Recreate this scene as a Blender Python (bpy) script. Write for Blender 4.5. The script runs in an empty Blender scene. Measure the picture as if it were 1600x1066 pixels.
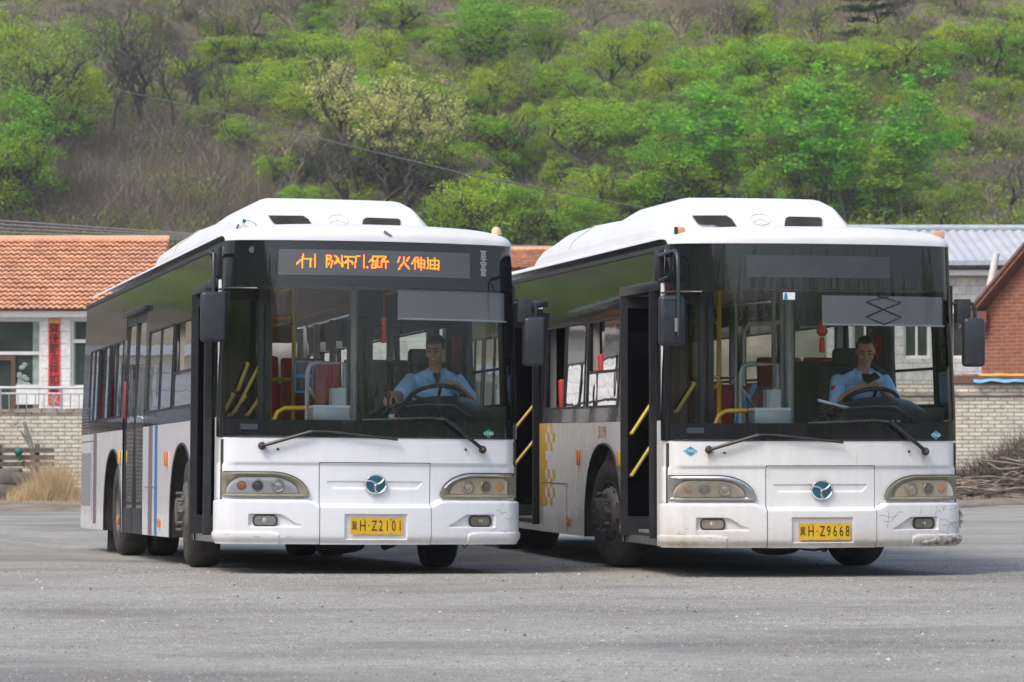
import bpy, bmesh, math, random
import numpy as np
from mathutils import Vector, Matrix, Euler, noise as mnoise
R = math.radians
rnd = random.Random(7)
npr = np.random.default_rng(11)
scene = bpy.context.scene
col = scene.collection

# ------------------------------------------------------------------ camera, sky, sun, exposure
CAM_H, PITCH, FPX = 1.127, 0.0293, 5264.0
HAZE = .00036
cam_d = bpy.data.cameras.new('camera'); cam = bpy.data.objects.new('camera', cam_d); col.objects.link(cam)
cam.location = (0, 0, CAM_H); cam.rotation_euler = (math.pi/2 + PITCH, 0, 0)
cam_d.sensor_width = 36; cam_d.lens = FPX/1600*36
cam_d.clip_start = .5; cam_d.clip_end = 3000
cam_d.dof.use_dof = True; cam_d.dof.focus_distance = 28.6; cam_d.dof.aperture_fstop = 6.0
scene.camera = cam
SUN_EL, SUN_AZ = R(52), R(221)          # azimuth clockwise from +Y: behind the camera, a little to the left
world = bpy.data.worlds.new('World'); scene.world = world; world.use_nodes = True
wn = world.node_tree; bg = wn.nodes['Background']
sky = wn.nodes.new('ShaderNodeTexSky'); sky.sky_type = 'NISHITA'; sky.sun_disc = False
sky.sun_elevation = SUN_EL; sky.sun_rotation = SUN_AZ; sky.dust_density = 3.2; sky.air_density = 1.0; sky.ozone_density = .6
wn.links.new(sky.outputs[0], bg.inputs[0]); bg.inputs[1].default_value = .15
sl = bpy.data.lights.new('sun', 'SUN'); sun = bpy.data.objects.new('sun', sl); col.objects.link(sun)
sl.energy = 0.9; sl.angle = R(16); sl.color = (1, .96, .9)
sd = Vector((math.sin(SUN_AZ)*math.cos(SUN_EL), math.cos(SUN_AZ)*math.cos(SUN_EL), math.sin(SUN_EL)))
sun.rotation_euler = sd.to_track_quat('Z', 'Y').to_euler(); sun.location = (0, 0, 60)
vs = scene.view_settings; vs.view_transform = 'Standard'; vs.look = 'None'; vs.exposure = 0.78; vs.gamma = 1
cy = scene.cycles
cy.max_bounces = 9; cy.transparent_max_bounces = 24; cy.diffuse_bounces = 6; cy.glossy_bounces = 4
cy.sample_clamp_indirect = 6; cy.caustics_reflective = False; cy.caustics_refractive = False
try: cy.use_denoising = True
except Exception: pass

# ------------------------------------------------------------------ helpers
class MB:
    def __init__(s): s.v = []; s.f = []; s.m = []
    def add(s, vs, fs, mi=0):
        o = len(s.v); s.v += [tuple(map(float, p)) for p in vs]; s.f += [tuple(i+o for i in f) for f in fs]; s.m += [mi]*len(fs); return s
    def box(s, x0, y0, z0, x1, y1, z1, mi=0, rot=None, c=None):
        vs = [(x, y, z) for z in (z0, z1) for y in (y0, y1) for x in (x0, x1)]
        if rot is not None:
            c = Vector(c) if c is not None else Vector(((x0+x1)/2, (y0+y1)/2, (z0+z1)/2))
            vs = [tuple(rot @ (Vector(p)-c) + c) for p in vs]
        return s.add(vs, [(0, 2, 3, 1), (4, 5, 7, 6), (0, 1, 5, 4), (2, 6, 7, 3), (0, 4, 6, 2), (1, 3, 7, 5)], mi)
    def tube(s, pts, r, n=8, mi=0, cap=True):
        pts = [Vector(p) for p in pts]; N = len(pts)
        rs = list(r) if isinstance(r, (list, tuple)) else [r]*N
        vs = []; up = None
        for i, p in enumerate(pts):
            t = (pts[min(i+1, N-1)] - pts[max(i-1, 0)]).normalized()
            if up is None:
                up = Vector((0, 0, 1)) if abs(t.z) < .9 else Vector((1, 0, 0))
            a = t.cross(up).normalized(); b = a.cross(t).normalized(); up = b
            for k in range(n):
                th = 2*math.pi*k/n; vs.append(p + (a*math.cos(th) + b*math.sin(th))*rs[i])
        fs = [(i*n+k, i*n+(k+1) % n, (i+1)*n+(k+1) % n, (i+1)*n+k) for i in range(N-1) for k in range(n)]
        if cap: fs += [tuple(range(n-1, -1, -1)), tuple((N-1)*n+k for k in range(n))]
        return s.add(vs, fs, mi)
    def grid(s, P, mi=0, flip=False, wrap=False):
        n = len(P); m = len(P[0]); vs = [p for r_ in P for p in r_]; fs = []
        for i in range(n-1):
            for j in range(m if wrap else m-1):
                q = (i*m+j, i*m+(j+1) % m, (i+1)*m+(j+1) % m, (i+1)*m+j)
                fs.append(q[::-1] if flip else q)
        return s.add(vs, fs, mi)
    def lathe(s, prof, c, axis='x', n=32, mi=0):
        # prof = [(radius, along)]
        c = Vector(c); P = []
        for r_, a in prof:
            row = []
            for k in range(n):
                th = 2*math.pi*k/n; u, w = r_*math.cos(th), r_*math.sin(th)
                row.append(c + (Vector((a, u, w)) if axis == 'x' else Vector((u, a, w)) if axis == 'y' else Vector((u, w, a))))
            P.append(row)
        return s.grid(P, mi, wrap=True)
    def ell(s, c, r, rot=None, n=16, m=10, mi=0):
        c = Vector(c); P = []
        for i in range(m+1):
            ph = math.pi*i/m; row = []
            for k in range(n):
                th = 2*math.pi*k/n
                v = Vector((r[0]*math.sin(ph)*math.cos(th), r[1]*math.sin(ph)*math.sin(th), r[2]*math.cos(ph)))
                row.append(c + (rot @ v if rot is not None else v))
            P.append(row)
        return s.grid(P, mi, wrap=True, flip=True)
    def cap(s, a, b, ra, rb, n=12):
        a = Vector(a); b = Vector(b); d = (b-a); L = d.length; q = d.to_track_quat('Z', 'Y').to_matrix(); P = []
        for i in range(5):
            t = i/4*math.pi/2; P.append((ra*math.sin(t)+1e-4, -ra*math.cos(t)))
        for i in range(5):
            t = i/4*math.pi/2; P.append((rb*math.cos(t)+1e-4, L+rb*math.sin(t)))
        G = [[a + q @ Vector((r_*math.cos(2*math.pi*k/n), r_*math.sin(2*math.pi*k/n), z)) for k in range(n)] for r_, z in P]
        return s.grid(G, wrap=True)
    def prism(s, poly, f0, f1, mi=0):
        # poly: list of 2d points; f0/f1 map them to 3d (back and front)
        n = len(poly); vs = [f0(*p) for p in poly] + [f1(*p) for p in poly]
        fs = [tuple(range(n)), tuple(range(2*n-1, n-1, -1))] + [(i, n+i, n+(i+1) % n, (i+1) % n) for i in range(n)]
        return s.add(vs, fs, mi)
    def build(s, name, mat, parent=None, bevel=0, seg=2, smooth=40, recalc=False, solid=0):
        me = bpy.data.meshes.new(name); me.from_pydata(s.v, [], s.f)
        mats = mat if isinstance(mat, (list, tuple)) else [mat]
        for m_ in mats: me.materials.append(m_)
        if len(mats) > 1: me.polygons.foreach_set('material_index', s.m)
        if recalc or bevel:
            bm = bmesh.new(); bm.from_mesh(me)
            if bevel or recalc: bmesh.ops.remove_doubles(bm, verts=bm.verts, dist=1e-5)
            bmesh.ops.recalc_face_normals(bm, faces=bm.faces)
            if bevel:
                es = [e for e in bm.edges if len(e.link_faces) == 2 and e.calc_face_angle(0) > R(30)]
                bmesh.ops.bevel(bm, geom=es, offset=bevel, segments=seg, affect='EDGES', profile=.5, clamp_overlap=True)
            bm.to_mesh(me); bm.free()
        if smooth:
            me.polygons.foreach_set('use_smooth', [True]*len(me.polygons))
            try: me.set_sharp_from_angle(angle=R(smooth))
            except Exception: pass
        me.update()
        o = bpy.data.objects.new(name, me); col.objects.link(o)
        if parent: o.parent = parent
        if solid:
            md = o.modifiers.new('thick', 'SOLIDIFY'); md.thickness = solid; md.offset = 0
        return o

def tag(o, label=None, cat=None, group=None, kind=None):
    if label: o['label'] = label
    if cat: o['category'] = cat
    if group: o['group'] = group
    if kind: o['kind'] = kind
    return o
def empty(name, loc=(0, 0, 0), rz=0):
    o = bpy.data.objects.new(name, None); col.objects.link(o); o.location = loc; o.rotation_euler = (0, 0, rz); o.empty_display_size = .2; return o
def sm(a, b, x):
    t = min(max((x-a)/(b-a), 0), 1); return t*t*(3-2*t)
def lerp(a, b, t): return a+(b-a)*t
def interp(x, xs, ys): return float(np.interp(x, xs, ys))
def text_mesh(body, size, parent, mat, name, fn, ext=0, cx=0, cz=0, sx=1.0, align='CENTER', bold=0):
    """words as mesh; fn(x, z) maps the flat text plane to 3d"""
    cu = bpy.data.curves.new('t', 'FONT'); cu.body = body; cu.size = size; cu.align_x = align; cu.align_y = 'CENTER'
    cu.resolution_u = 3; cu.offset = bold
    ob = bpy.data.objects.new('t', cu); col.objects.link(ob)
    dg = bpy.context.evaluated_depsgraph_get(); me = bpy.data.meshes.new_from_object(ob.evaluated_get(dg))
    bpy.data.objects.remove(ob)
    for v in me.vertices: v.co = fn(v.co.x*sx+cx, v.co.y+cz)
    me.materials.clear(); me.materials.append(mat); me.name = name
    o = bpy.data.objects.new(name, me); col.objects.link(o); o.parent = parent; return o

# ------------------------------------------------------------------ materials
def nt_of(name):
    m = bpy.data.materials.new(name); m.use_nodes = True; nt = m.node_tree
    return m, nt, nt.nodes['Principled BSDF']
def N(nt, t, **k):
    n = nt.nodes.new('ShaderNode'+t)
    for a, b in k.items():
        if a.startswith('i_'): n.inputs[a[2:].replace('_', ' ')].default_value = b
        else: setattr(n, a, b)
    return n
def c4(c): return (*c, 1) if len(c) == 3 else c
def coords(nt, scale=(1, 1, 1), kind='Object'):
    tc = N(nt, 'TexCoord'); mp = N(nt, 'Mapping'); mp.inputs['Scale'].default_value = scale
    nt.links.new(tc.outputs[kind], mp.inputs[0]); return mp.outputs[0]
def noise(nt, vec, scale, detail=6, rough=.6):
    n = N(nt, 'TexNoise'); n.inputs['Scale'].default_value = scale; n.inputs['Detail'].default_value = detail; n.inputs['Roughness'].default_value = rough
    nt.links.new(vec, n.inputs['Vector']); return n.outputs[0]
def ramp(nt, fac, stops):
    r = N(nt, 'ValToRGB'); e = r.color_ramp.elements
    while len(e) < len(stops): e.new(.5)
    for q, (p, c) in zip(e, stops): q.position = p; q.color = c4(c)
    nt.links.new(fac, r.inputs[0]); return r.outputs[0]
def mixc(nt, fac, a, b, mode='MIX'):
    m = N(nt, 'MixRGB', blend_type=mode)
    for i, x in enumerate((fac, a, b)):
        if isinstance(x, bpy.types.NodeSocket): nt.links.new(x, m.inputs[i])
        else: m.inputs[i].default_value = x if i == 0 else c4(x)
    return m.outputs[0]
def math_(nt, op, a, b=None):
    m = N(nt, 'Math', operation=op)
    for i, x in enumerate((a, b)):
        if x is None: continue
        if isinstance(x, bpy.types.NodeSocket): nt.links.new(x, m.inputs[i])
        else: m.inputs[i].default_value = x
    return m.outputs[0]
def bump(nt, b, h, strength, dist=.01):
    n = N(nt, 'Bump'); n.inputs['Strength'].default_value = strength; n.inputs['Distance'].default_value = dist
    nt.links.new(h, n.inputs['Height']); nt.links.new(n.outputs[0], b.inputs['Normal'])
def mat(name, c, rough=.5, metal=0, c2=None, ns=6, lo=.4, hi=.65, bs=0, bstr=.2, coat=0, emit=None, estr=1, spec=.5, scale=(1, 1, 1)):
    m, nt, b = nt_of(name)
    b.inputs['Base Color'].default_value = c4(c); b.inputs['Roughness'].default_value = rough; b.inputs['Metallic'].default_value = metal
    b.inputs['Coat Weight'].default_value = coat; b.inputs['Coat Roughness'].default_value = .08; b.inputs['Specular IOR Level'].default_value = spec
    v = coords(nt, scale)
    if c2 is None: c2 = tuple(x*.82 for x in c)
    f = noise(nt, v, ns); nt.links.new(ramp(nt, f, [(lo, c), (hi, c2)]), b.inputs['Base Color'])
    if bs: bump(nt, b, noise(nt, v, bs), bstr)
    if emit: b.inputs['Emission Color'].default_value = c4(emit); b.inputs['Emission Strength'].default_value = estr
    return m
def glass(name, tint, ior=1.5, rough=.0, dirt=0.0, wob=0.0, dc=(.42, .40, .37)):
    m, nt, b = nt_of(name); nt.nodes.remove(b); out = nt.nodes['Material Output']
    tr = N(nt, 'BsdfTransparent'); tr.inputs[0].default_value = c4(tint)
    gl = N(nt, 'BsdfGlossy'); gl.inputs['Roughness'].default_value = rough; gl.inputs['Color'].default_value = (1, 1, 1, 1)
    fr = N(nt, 'Fresnel'); fr.inputs[0].default_value = ior
    mx = N(nt, 'MixShader'); nt.links.new(fr.outputs[0], mx.inputs[0]); nt.links.new(tr.outputs[0], mx.inputs[1]); nt.links.new(gl.outputs[0], mx.inputs[2])
    v = coords(nt)
    if wob:
        bp = N(nt, 'Bump'); bp.inputs['Strength'].default_value = wob; bp.inputs['Distance'].default_value = .02
        nt.links.new(noise(nt, v, 1.6, 2), bp.inputs['Height']); nt.links.new(bp.outputs[0], gl.inputs['Normal'])
    last = mx.outputs[0]
    if dirt:
        df = N(nt, 'BsdfDiffuse'); df.inputs[0].default_value = c4(dc)
        m2 = N(nt, 'MixShader'); nt.links.new(math_(nt, 'MULTIPLY', ramp(nt, noise(nt, v, 3, 8), [(.35, (0, 0, 0)), (.8, (1, 1, 1))]), dirt), m2.inputs[0])
        nt.links.new(last, m2.inputs[1]); nt.links.new(df.outputs[0], m2.inputs[2]); last = m2.outputs[0]
    nt.links.new(last, out.inputs[0]); return m
def bus_paint(name, base, grime, amount):
    m, nt, b = nt_of(name); v = coords(nt); sep = N(nt, 'SeparateXYZ'); nt.links.new(v, sep.inputs[0]); z = sep.outputs[2]
    n1 = noise(nt, v, 2.3, 9, .7); n2 = noise(nt, coords(nt, (14, 14, .9)), 1.3, 5)
    hgt = N(nt, 'MapRange'); hgt.inputs[1].default_value = .62; hgt.inputs[2].default_value = .24; nt.links.new(z, hgt.inputs[0])
    low = math_(nt, 'POWER', hgt.outputs[0], 2.2)
    f = math_(nt, 'ADD', math_(nt, 'MULTIPLY', low, math_(nt, 'ADD', .25, n1)), math_(nt, 'MULTIPLY', ramp(nt, n2, [(.45, (0, 0, 0)), (.75, (1, 1, 1))]), .22))
    f = math_(nt, 'ADD', f, math_(nt, 'MULTIPLY', ramp(nt, n1, [(.5, (0, 0, 0)), (.72, (1, 1, 1))]), .22))
    f = math_(nt, 'MULTIPLY', f, amount)
    c = mixc(nt, f, base, grime)
    sp = ramp(nt, noise(nt, v, 55, 3, .5), [(.70, (0, 0, 0)), (.74, (1, 1, 1))])
    spm = math_(nt, 'MULTIPLY', math_(nt, 'MULTIPLY', sp, ramp(nt, noise(nt, v, 4, 3), [(.52, (0, 0, 0)), (.62, (1, 1, 1))])), amount)
    c = mixc(nt, spm, c, (.12, .09, .07)); nt.links.new(c, b.inputs['Base Color'])
    nt.links.new(ramp(nt, f, [(0, (.22,)*3), (.5, (.5,)*3)]), b.inputs['Roughness'])
    b.inputs['Coat Weight'].default_value = .5; b.inputs['Coat Roughness'].default_value = .12
    bump(nt, b, noise(nt, v, 3.2, 2), .06, .01)
    return m

M = {}
M['white_a'] = bus_paint('white_paint_clean', (.79, .80, .815), (.46, .42, .36), .46)
M['white_b'] = bus_paint('white_paint_worn', (.77, .765, .745), (.40, .33, .25), .90)
M['roof'] = mat('roof_white', (.70, .70, .70), .4, c2=(.63, .62, .605), ns=2, lo=.5, hi=.8)
M['black_glass'] = mat('black_glass', (.008, .009, .011), .025, c2=(.012, .013, .016), ns=1, bs=1.4, bstr=.05, spec=.6)
M['band'] = mat('side_band_glass', (.012, .013, .013), .03, c2=(.02, .02, .018), ns=1, bs=1.8, bstr=.14, spec=.32)
M['wind'] = glass('windscreen_glass', (.97, .985, .98), 1.44, 0, .004)
M['pane'] = glass('tinted_pane', (.34, .36, .35), 1.62, .01, .02, .10)
M['door_pane'] = glass('dark_door_pane', (.10, .11, .11), 1.5, .01)
M['clear'] = glass('clear_pane', (.86, .90, .88), 1.45)
M['lens'] = glass('lamp_lens', (.96, .96, .95), 1.45, .02, .10, 0, (.7, .7, .68))
M['lens_old'] = glass('yellowed_lamp_lens', (.86, .80, .68), 1.45, .08, .50, 0, (.66, .61, .50))
M['black'] = mat('black_plastic', (.018, .019, .022), .42, c2=(.03, .03, .033), ns=12, bs=160, bstr=.05)
M['shell'] = mat('mirror_shell', (.022, .026, .032), .30, c2=(.032, .036, .042), ns=5)
M['rubber'] = mat('rubber', (.022, .021, .020), .78, c2=(.045, .042, .038), ns=9, bs=60, bstr=.3)
M['rubber_dusty'] = mat('tyre_wall', (.05, .047, .043), .85, c2=(.026, .024, .022), ns=7, bs=50, bstr=.2)
M['under'] = mat('underbody', (.022, .02, .018), .85, c2=(.05, .04, .03), ns=3)
M['rim'] = mat('rim_steel', (.17, .16, .15), .55, .4, c2=(.09, .075, .06), ns=8)
M['well'] = mat('wheel_well', (.036, .031, .027), .9, c2=(.018, .016, .014), ns=5)
M['steel'] = mat('steel', (.5, .5, .5), .3, .9)
M['chrome'] = mat('chrome', (.78, .78, .78), .14, 1.0, c2=(.68, .68, .67))
M['dull_chrome'] = mat('dull_chrome', (.42, .42, .42), .32, .8)
M['olive'] = mat('olive_bezel', (.25, .235, .165), .45, c2=(.19, .175, .12), ns=8)
M['amber'] = mat('amber_lens', (.75, .22, .04), .2, c2=(.6, .15, .03), coat=.5)
M['amber_pale'] = mat('faded_amber', (.72, .40, .24), .35)
M['yellow_lens'] = mat('yellow_marker', (.72, .46, .05), .3, c2=(.5, .3, .04))
M['plate'] = mat('plate_yellow', (.74, .44, .012), .42, c2=(.66, .38, .012), ns=9)
M['ink'] = mat('plate_ink', (.02, .016, .012), .5)
M['emblem'] = mat('emblem_teal', (.012, .10, .15), .25, c2=(.01, .085, .13), coat=.6)
M['led'] = mat('led_board', (.10, .105, .11), .55, c2=(.085, .09, .095), ns=2)
M['led_on'] = mat('led_lit', (.9, .25, .02), .5, emit=(1, .075, .004), estr=3.8)
M['led_off'] = mat('led_board_dark', (.05, .054, .058), .5)
M['yellow'] = mat('yellow_rail', (.86, .55, .03), .38, c2=(.74, .45, .03), ns=7)
M['pale_yellow'] = mat('pale_yellow_rail', (.70, .52, .10), .4)
M['seat'] = mat('red_seat', (.55, .03, .035), .45, c2=(.42, .02, .025))
M['grey_rail'] = mat('grey_rail', (.30, .33, .31), .4, .2, c2=(.24, .26, .25))
M['floor'] = mat('bus_floor', (.26, .26, .25), .7)
M['lining'] = mat('bus_lining', (.50, .49, .46), .7, c2=(.42, .41, .38), ns=2)
M['ceiling'] = mat('bus_ceiling', (.74, .73, .70), .65)
M['dash'] = mat('dashboard', (.035, .042, .05), .38, c2=(.045, .052, .06), bs=90, bstr=.08)
M['visor'] = mat('sun_shade', (.42, .41, .42), .8, c2=(.36, .35, .36), ns=3)
m_, nt, b = nt_of('translucent_shade'); b.inputs['Base Color'].default_value = (.60, .59, .60, 1); b.inputs['Roughness'].default_value = .9
tl = N(nt, 'BsdfTranslucent'); tl.inputs[0].default_value = (.60, .59, .60, 1); mx_ = N(nt, 'MixShader'); mx_.inputs[0].default_value = .45
nt.links.new(b.outputs[0], mx_.inputs[1]); nt.links.new(tl.outputs[0], mx_.inputs[2]); nt.links.new(mx_.outputs[0], nt.nodes['Material Output'].inputs[0]); M['visor'] = m_
M['coin'] = mat('coin_box', (.42, .47, .46), .4, .3, c2=(.34, .38, .37))
M['blue'] = mat('blue_plastic', (.03, .26, .65), .4)
M['red_cloth'] = mat('red_cloth', (.55, .012, .02), .7, c2=(.42, .01, .016), bs=40, bstr=.2)
M['red'] = mat('red_paint', (.62, .02, .025), .45)
M['green_sign'] = mat('green_sticker', (.005, .24, .10), .4)
M['blue_sign'] = mat('blue_sticker', (.01, .26, .46), .4, c2=(.01, .22, .40))
M['sign_white'] = mat('white_lettering', (.8, .82, .82), .5)
M['mauve'] = mat('mauve_stripe', (.20, .15, .17), .4, c2=(.17, .13, .145))
M['blue_stripe'] = mat('blue_stripe', (.04, .20, .46), .35)
M['bus_yellow'] = mat('yellow_film', (.82, .53, .03), .4, c2=(.74, .46, .03), ns=4)
M['red_num'] = mat('faded_red', (.50, .08, .08), .5)
M['crack'] = mat('crack_grime', (.24, .22, .19), .8, c2=(.11, .10, .085), ns=20)
M['scuff'] = mat('bare_filler', (.42, .40, .36), .8, c2=(.16, .13, .10), ns=22, lo=.42, hi=.6)
M['skin'] = mat('skin', (.52, .29, .19), .52, c2=(.46, .24, .155), ns=10)
M['shirt'] = mat('blue_shirt', (.38, .65, .93), .8, c2=(.32, .58, .90), ns=7, bs=14, bstr=.25)
M['trousers'] = mat('dark_trousers', (.02, .022, .03), .85)
M['hair'] = mat('black_hair', (.010, .009, .009), .5, bs=90, bstr=.4)
M['navy'] = mat('navy_cloth', (.008, .016, .045), .7)
M['eye'] = mat('dark_eye', (.015, .011, .010), .3)
M['lip'] = mat('lip', (.27, .11, .09), .5)
M['phone'] = mat('phone_case', (.02, .017, .015), .3)

def linspace(a, b, n): return [a+(b-a)*i/(n-1) for i in range(n)]

# ------------------------------------------------------------------ more materials
M['refl_new'] = mat('bright_reflector', (.78, .79, .80), .35, .25); M['refl_old'] = mat('dull_reflector', (.66, .62, .52), .5, .1)
M['bulb_dark'] = mat('projector_glass', (.06, .065, .075), .08); M['bulb_clear'] = mat('lamp_bowl', (.60, .60, .58), .15, .5)
M['rust'] = mat('rusty_steel', (.10, .055, .035), .8, c2=(.05, .03, .025), ns=30)
M['seat_dark'] = mat('driver_seat_cloth', (.045, .05, .042), .9, c2=(.06, .062, .05), ns=6)
M['part_board'] = mat('partition_board', (.06, .065, .055), .7)
M['curtain'] = mat('grey_curtain', (.085, .08, .085), .9)
M['grille_mesh'] = mat('grille_mesh', (.22, .22, .22), .6, c2=(.30, .30, .30), ns=40)
M['asph'], nt, b = nt_of('asphalt')
v = coords(nt); vx = coords(nt, (.7, 1.0, 1))
g1 = noise(nt, v, 70, 3, .7); g2 = noise(nt, vx, .55, 8, .62); g3 = noise(nt, v, 9, 6, .7); g4 = noise(nt, coords(nt, (.55, 1, 1)), .42, 7, .62); g5 = noise(nt, coords(nt, (.8, 1, 1)), 1.5, 6, .7)
base = ramp(nt, g2, [(.32, (.285, .274, .248)), (.5, (.345, .334, .303)), (.68, (.40, .388, .353))])
base = mixc(nt, .75, base, ramp(nt, g3, [(.3, (.66, .66, .66)), (.62, (1.06, 1.06, 1.05))]), 'MULTIPLY')
base = mixc(nt, ramp(nt, g4, [(.50, (0, 0, 0)), (.66, (.8, .8, .8))]), base, (.17, .16, .148))
base = mixc(nt, .85, base, ramp(nt, g1, [(.32, (.38, .37, .36)), (.48, (.95, .95, .95)), (.66, (1.28, 1.26, 1.22))]), 'MULTIPLY')
vo = N(nt, 'TexVoronoi'); vo.inputs['Scale'].default_value = 26; nt.links.new(v, vo.inputs['Vector'])
base = mixc(nt, ramp(nt, g5, [(.55, (0, 0, 0)), (.70, (.55, .55, .55))]), base, (.20, .165, .125))
spk = ramp(nt, vo.outputs['Distance'], [(.05, (1, 1, 1)), (.10, (0, 0, 0))]); spm = math_(nt, 'MULTIPLY', spk, ramp(nt, noise(nt, v, 6, 2), [(.5, (0, 0, 0)), (.62, (.8, .8, .8))]))
base = mixc(nt, spm, base, (.07, .065, .06))
nt.links.new(base, b.inputs['Base Color']); b.inputs['Roughness'].default_value = .88; b.inputs['Specular IOR Level'].default_value = .3
bump(nt, b, math_(nt, 'ADD', g1, math_(nt, 'MULTIPLY', g3, 1.5)), .55, .012)
M['dirt'] = mat('dirt', (.27, .215, .175), .95, c2=(.17, .135, .11), ns=1.6, lo=.35, hi=.65, bs=14, bstr=.6)
M['hill'], nt, b = nt_of('hill_soil'); v = coords(nt)
f1 = noise(nt, v, .10, 9, .68); f2 = noise(nt, v, .9, 8, .7)
cc = ramp(nt, f1, [(.34, (.12, .108, .074)), (.5, (.17, .148, .10)), (.6, (.28, .232, .155)), (.7, (.19, .165, .112))])
cc = mixc(nt, .8, cc, ramp(nt, f2, [(.3, (.55, .55, .5)), (.68, (1.25, 1.2, 1.15))]), 'MULTIPLY'); nt.links.new(cc, b.inputs['Base Color']); b.inputs['Roughness'].default_value = 1
bump(nt, b, f2, .8, .5)

def leaf_mat(name, c, c2, trans=.5):
    m, nt, b = nt_of(name); nt.nodes.remove(b); out = nt.nodes['Material Output']
    v = coords(nt, kind='Object'); oi = N(nt, 'ObjectInfo'); geo = N(nt, 'NewGeometry')
    f = noise(nt, v, 7, 3); cr_ = ramp(nt, f, [(.35, c2), (.65, c)])
    hv = N(nt, 'HueSaturation'); nt.links.new(cr_, hv.inputs['Color'])
    rp = N(nt, 'MapRange'); rp.inputs[3].default_value = .65; rp.inputs[4].default_value = 1.3; nt.links.new(geo.outputs['Random Per Island'], rp.inputs[0])
    ob_ = N(nt, 'MapRange'); ob_.inputs[3].default_value = .47; ob_.inputs[4].default_value = .52; nt.links.new(oi.outputs['Random'], ob_.inputs[0]); nt.links.new(ob_.outputs[0], hv.inputs['Hue'])
    nt.links.new(rp.outputs[0], hv.inputs['Value'])
    d = N(nt, 'BsdfDiffuse'); t = N(nt, 'BsdfTranslucent'); mx = N(nt, 'MixShader'); mx.inputs[0].default_value = trans
    nt.links.new(hv.outputs[0], d.inputs[0]); nt.links.new(hv.outputs[0], t.inputs[0]); nt.links.new(d.outputs[0], mx.inputs[1]); nt.links.new(t.outputs[0], mx.inputs[2]); nt.links.new(mx.outputs[0], out.inputs[0])
    return m
LM = {'bright': leaf_mat('bright_spring_leaves', (.40, .58, .065), (.29, .46, .05)), 'mid': leaf_mat('fresh_green_leaves', (.30, .50, .06), (.21, .39, .045)),
      'lime': leaf_mat('lime_leaves', (.44, .62, .075), (.34, .53, .055)), 'pale': leaf_mat('pale_yellow_green_catkins', (.66, .70, .26), (.50, .55, .19)),
      'olive': leaf_mat('olive_green_leaves', (.34, .46, .10), (.25, .35, .075)), 'poplar': leaf_mat('poplar_leaves', (.31, .58, .07), (.22, .45, .05)), 'dark': leaf_mat('dark_needles', (.04, .085, .035), (.025, .055, .025), .15)}
M['bark'] = mat('bark', (.055, .045, .038), .95, c2=(.095, .08, .07), ns=8); M['bark_pale'] = mat('pale_bark', (.20, .18, .155), .9, c2=(.13, .115, .10), ns=8)
M['twig'] = mat('bare_twigs', (.225, .19, .138), 1, c2=(.165, .138, .10), ns=.3); M['twig2'] = mat('olive_twigs', (.22, .22, .11), 1, c2=(.17, .16, .09), ns=.3)
M['straw'] = mat('dry_grass', (.52, .40, .22), .95, c2=(.38, .28, .15), ns=3)
M['brush'] = mat('brushwood', (.16, .115, .085), .95, c2=(.08, .058, .045), ns=6); M['log'] = mat('dead_branch', (.30, .24, .19), .95, c2=(.16, .12, .09), ns=6)
def brick_mat(name, c, c2, mortar, bw, bh, exposed=None, ex=.5, msz=.012, bstr=.6):
    m, nt, b = nt_of(name); tc = N(nt, 'TexCoord'); mp = N(nt, 'Mapping'); nt.links.new(tc.outputs['UV'], mp.inputs[0])
    br = N(nt, 'TexBrick'); nt.links.new(mp.outputs[0], br.inputs['Vector']); br.inputs['Scale'].default_value = 1; br.inputs['Brick Width'].default_value = bw; br.inputs['Row Height'].default_value = bh; br.inputs['Mortar Size'].default_value = msz; br.inputs['Mortar Smooth'].default_value = .35
    br.inputs['Color1'].default_value = c4(c); br.inputs['Color2'].default_value = c4(c2); br.inputs['Mortar'].default_value = c4(mortar)
    v = mp.outputs[0]; n1 = noise(nt, v, 1.1, 8, .7); n2 = noise(nt, v, 7, 6, .7)
    cc = mixc(nt, .8, br.outputs[0], ramp(nt, n2, [(.3, (.62, .6, .57)), (.6, (1.05, 1.05, 1.05))]), 'MULTIPLY')
    if exposed:
        q = N(nt, 'TexBrick'); nt.links.new(mp.outputs[0], q.inputs['Vector']); q.inputs['Scale'].default_value = 1; q.inputs['Brick Width'].default_value = bw; q.inputs['Row Height'].default_value = bh; q.inputs['Mortar Size'].default_value = 0; q.inputs['Bias'].default_value = -.2
        q.inputs['Color1'].default_value = (0, 0, 0, 1); q.inputs['Color2'].default_value = (1, 1, 1, 1)
        e = ramp(nt, math_(nt, 'MULTIPLY', q.outputs[0], noise(nt, v, 2.2, 5, .7)), [(ex, (0, 0, 0)), (ex+.05, (1, 1, 1))]); cc = mixc(nt, e, cc, exposed)
        cc = mixc(nt, ramp(nt, n1, [(.56, (0, 0, 0)), (.72, (.55, .55, .55))]), cc, (.34, .29, .22))
    nt.links.new(cc, b.inputs['Base Color']); b.inputs['Roughness'].default_value = .92
    bump(nt, b, math_(nt, 'ADD', math_(nt, 'MULTIPLY', br.outputs['Fac'], -1.0), math_(nt, 'MULTIPLY', n2, .8)), bstr, .03); return m
M['wbrick'] = brick_mat('whitewashed_brick', (.80, .75, .63), (.70, .64, .52), (.46, .40, .31), .24, .072, (.38, .14, .08), .47, .013, .9)
M['rbrick'] = brick_mat('red_brick', (.34, .115, .065), (.27, .085, .05), (.33, .22, .17), .25, .075, None, .5, .009, .4)
M['wtile'] = brick_mat('white_wall_tile', (.78, .77, .74), (.75, .745, .72), (.40, .40, .39), 3.0, .31, None, .5, .010, .2)
M['gblock'] = brick_mat('white_block', (.62, .61, .58), (.55, .54, .51), (.36, .35, .33), .55, .22, None, .5, .012, .4)
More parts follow.
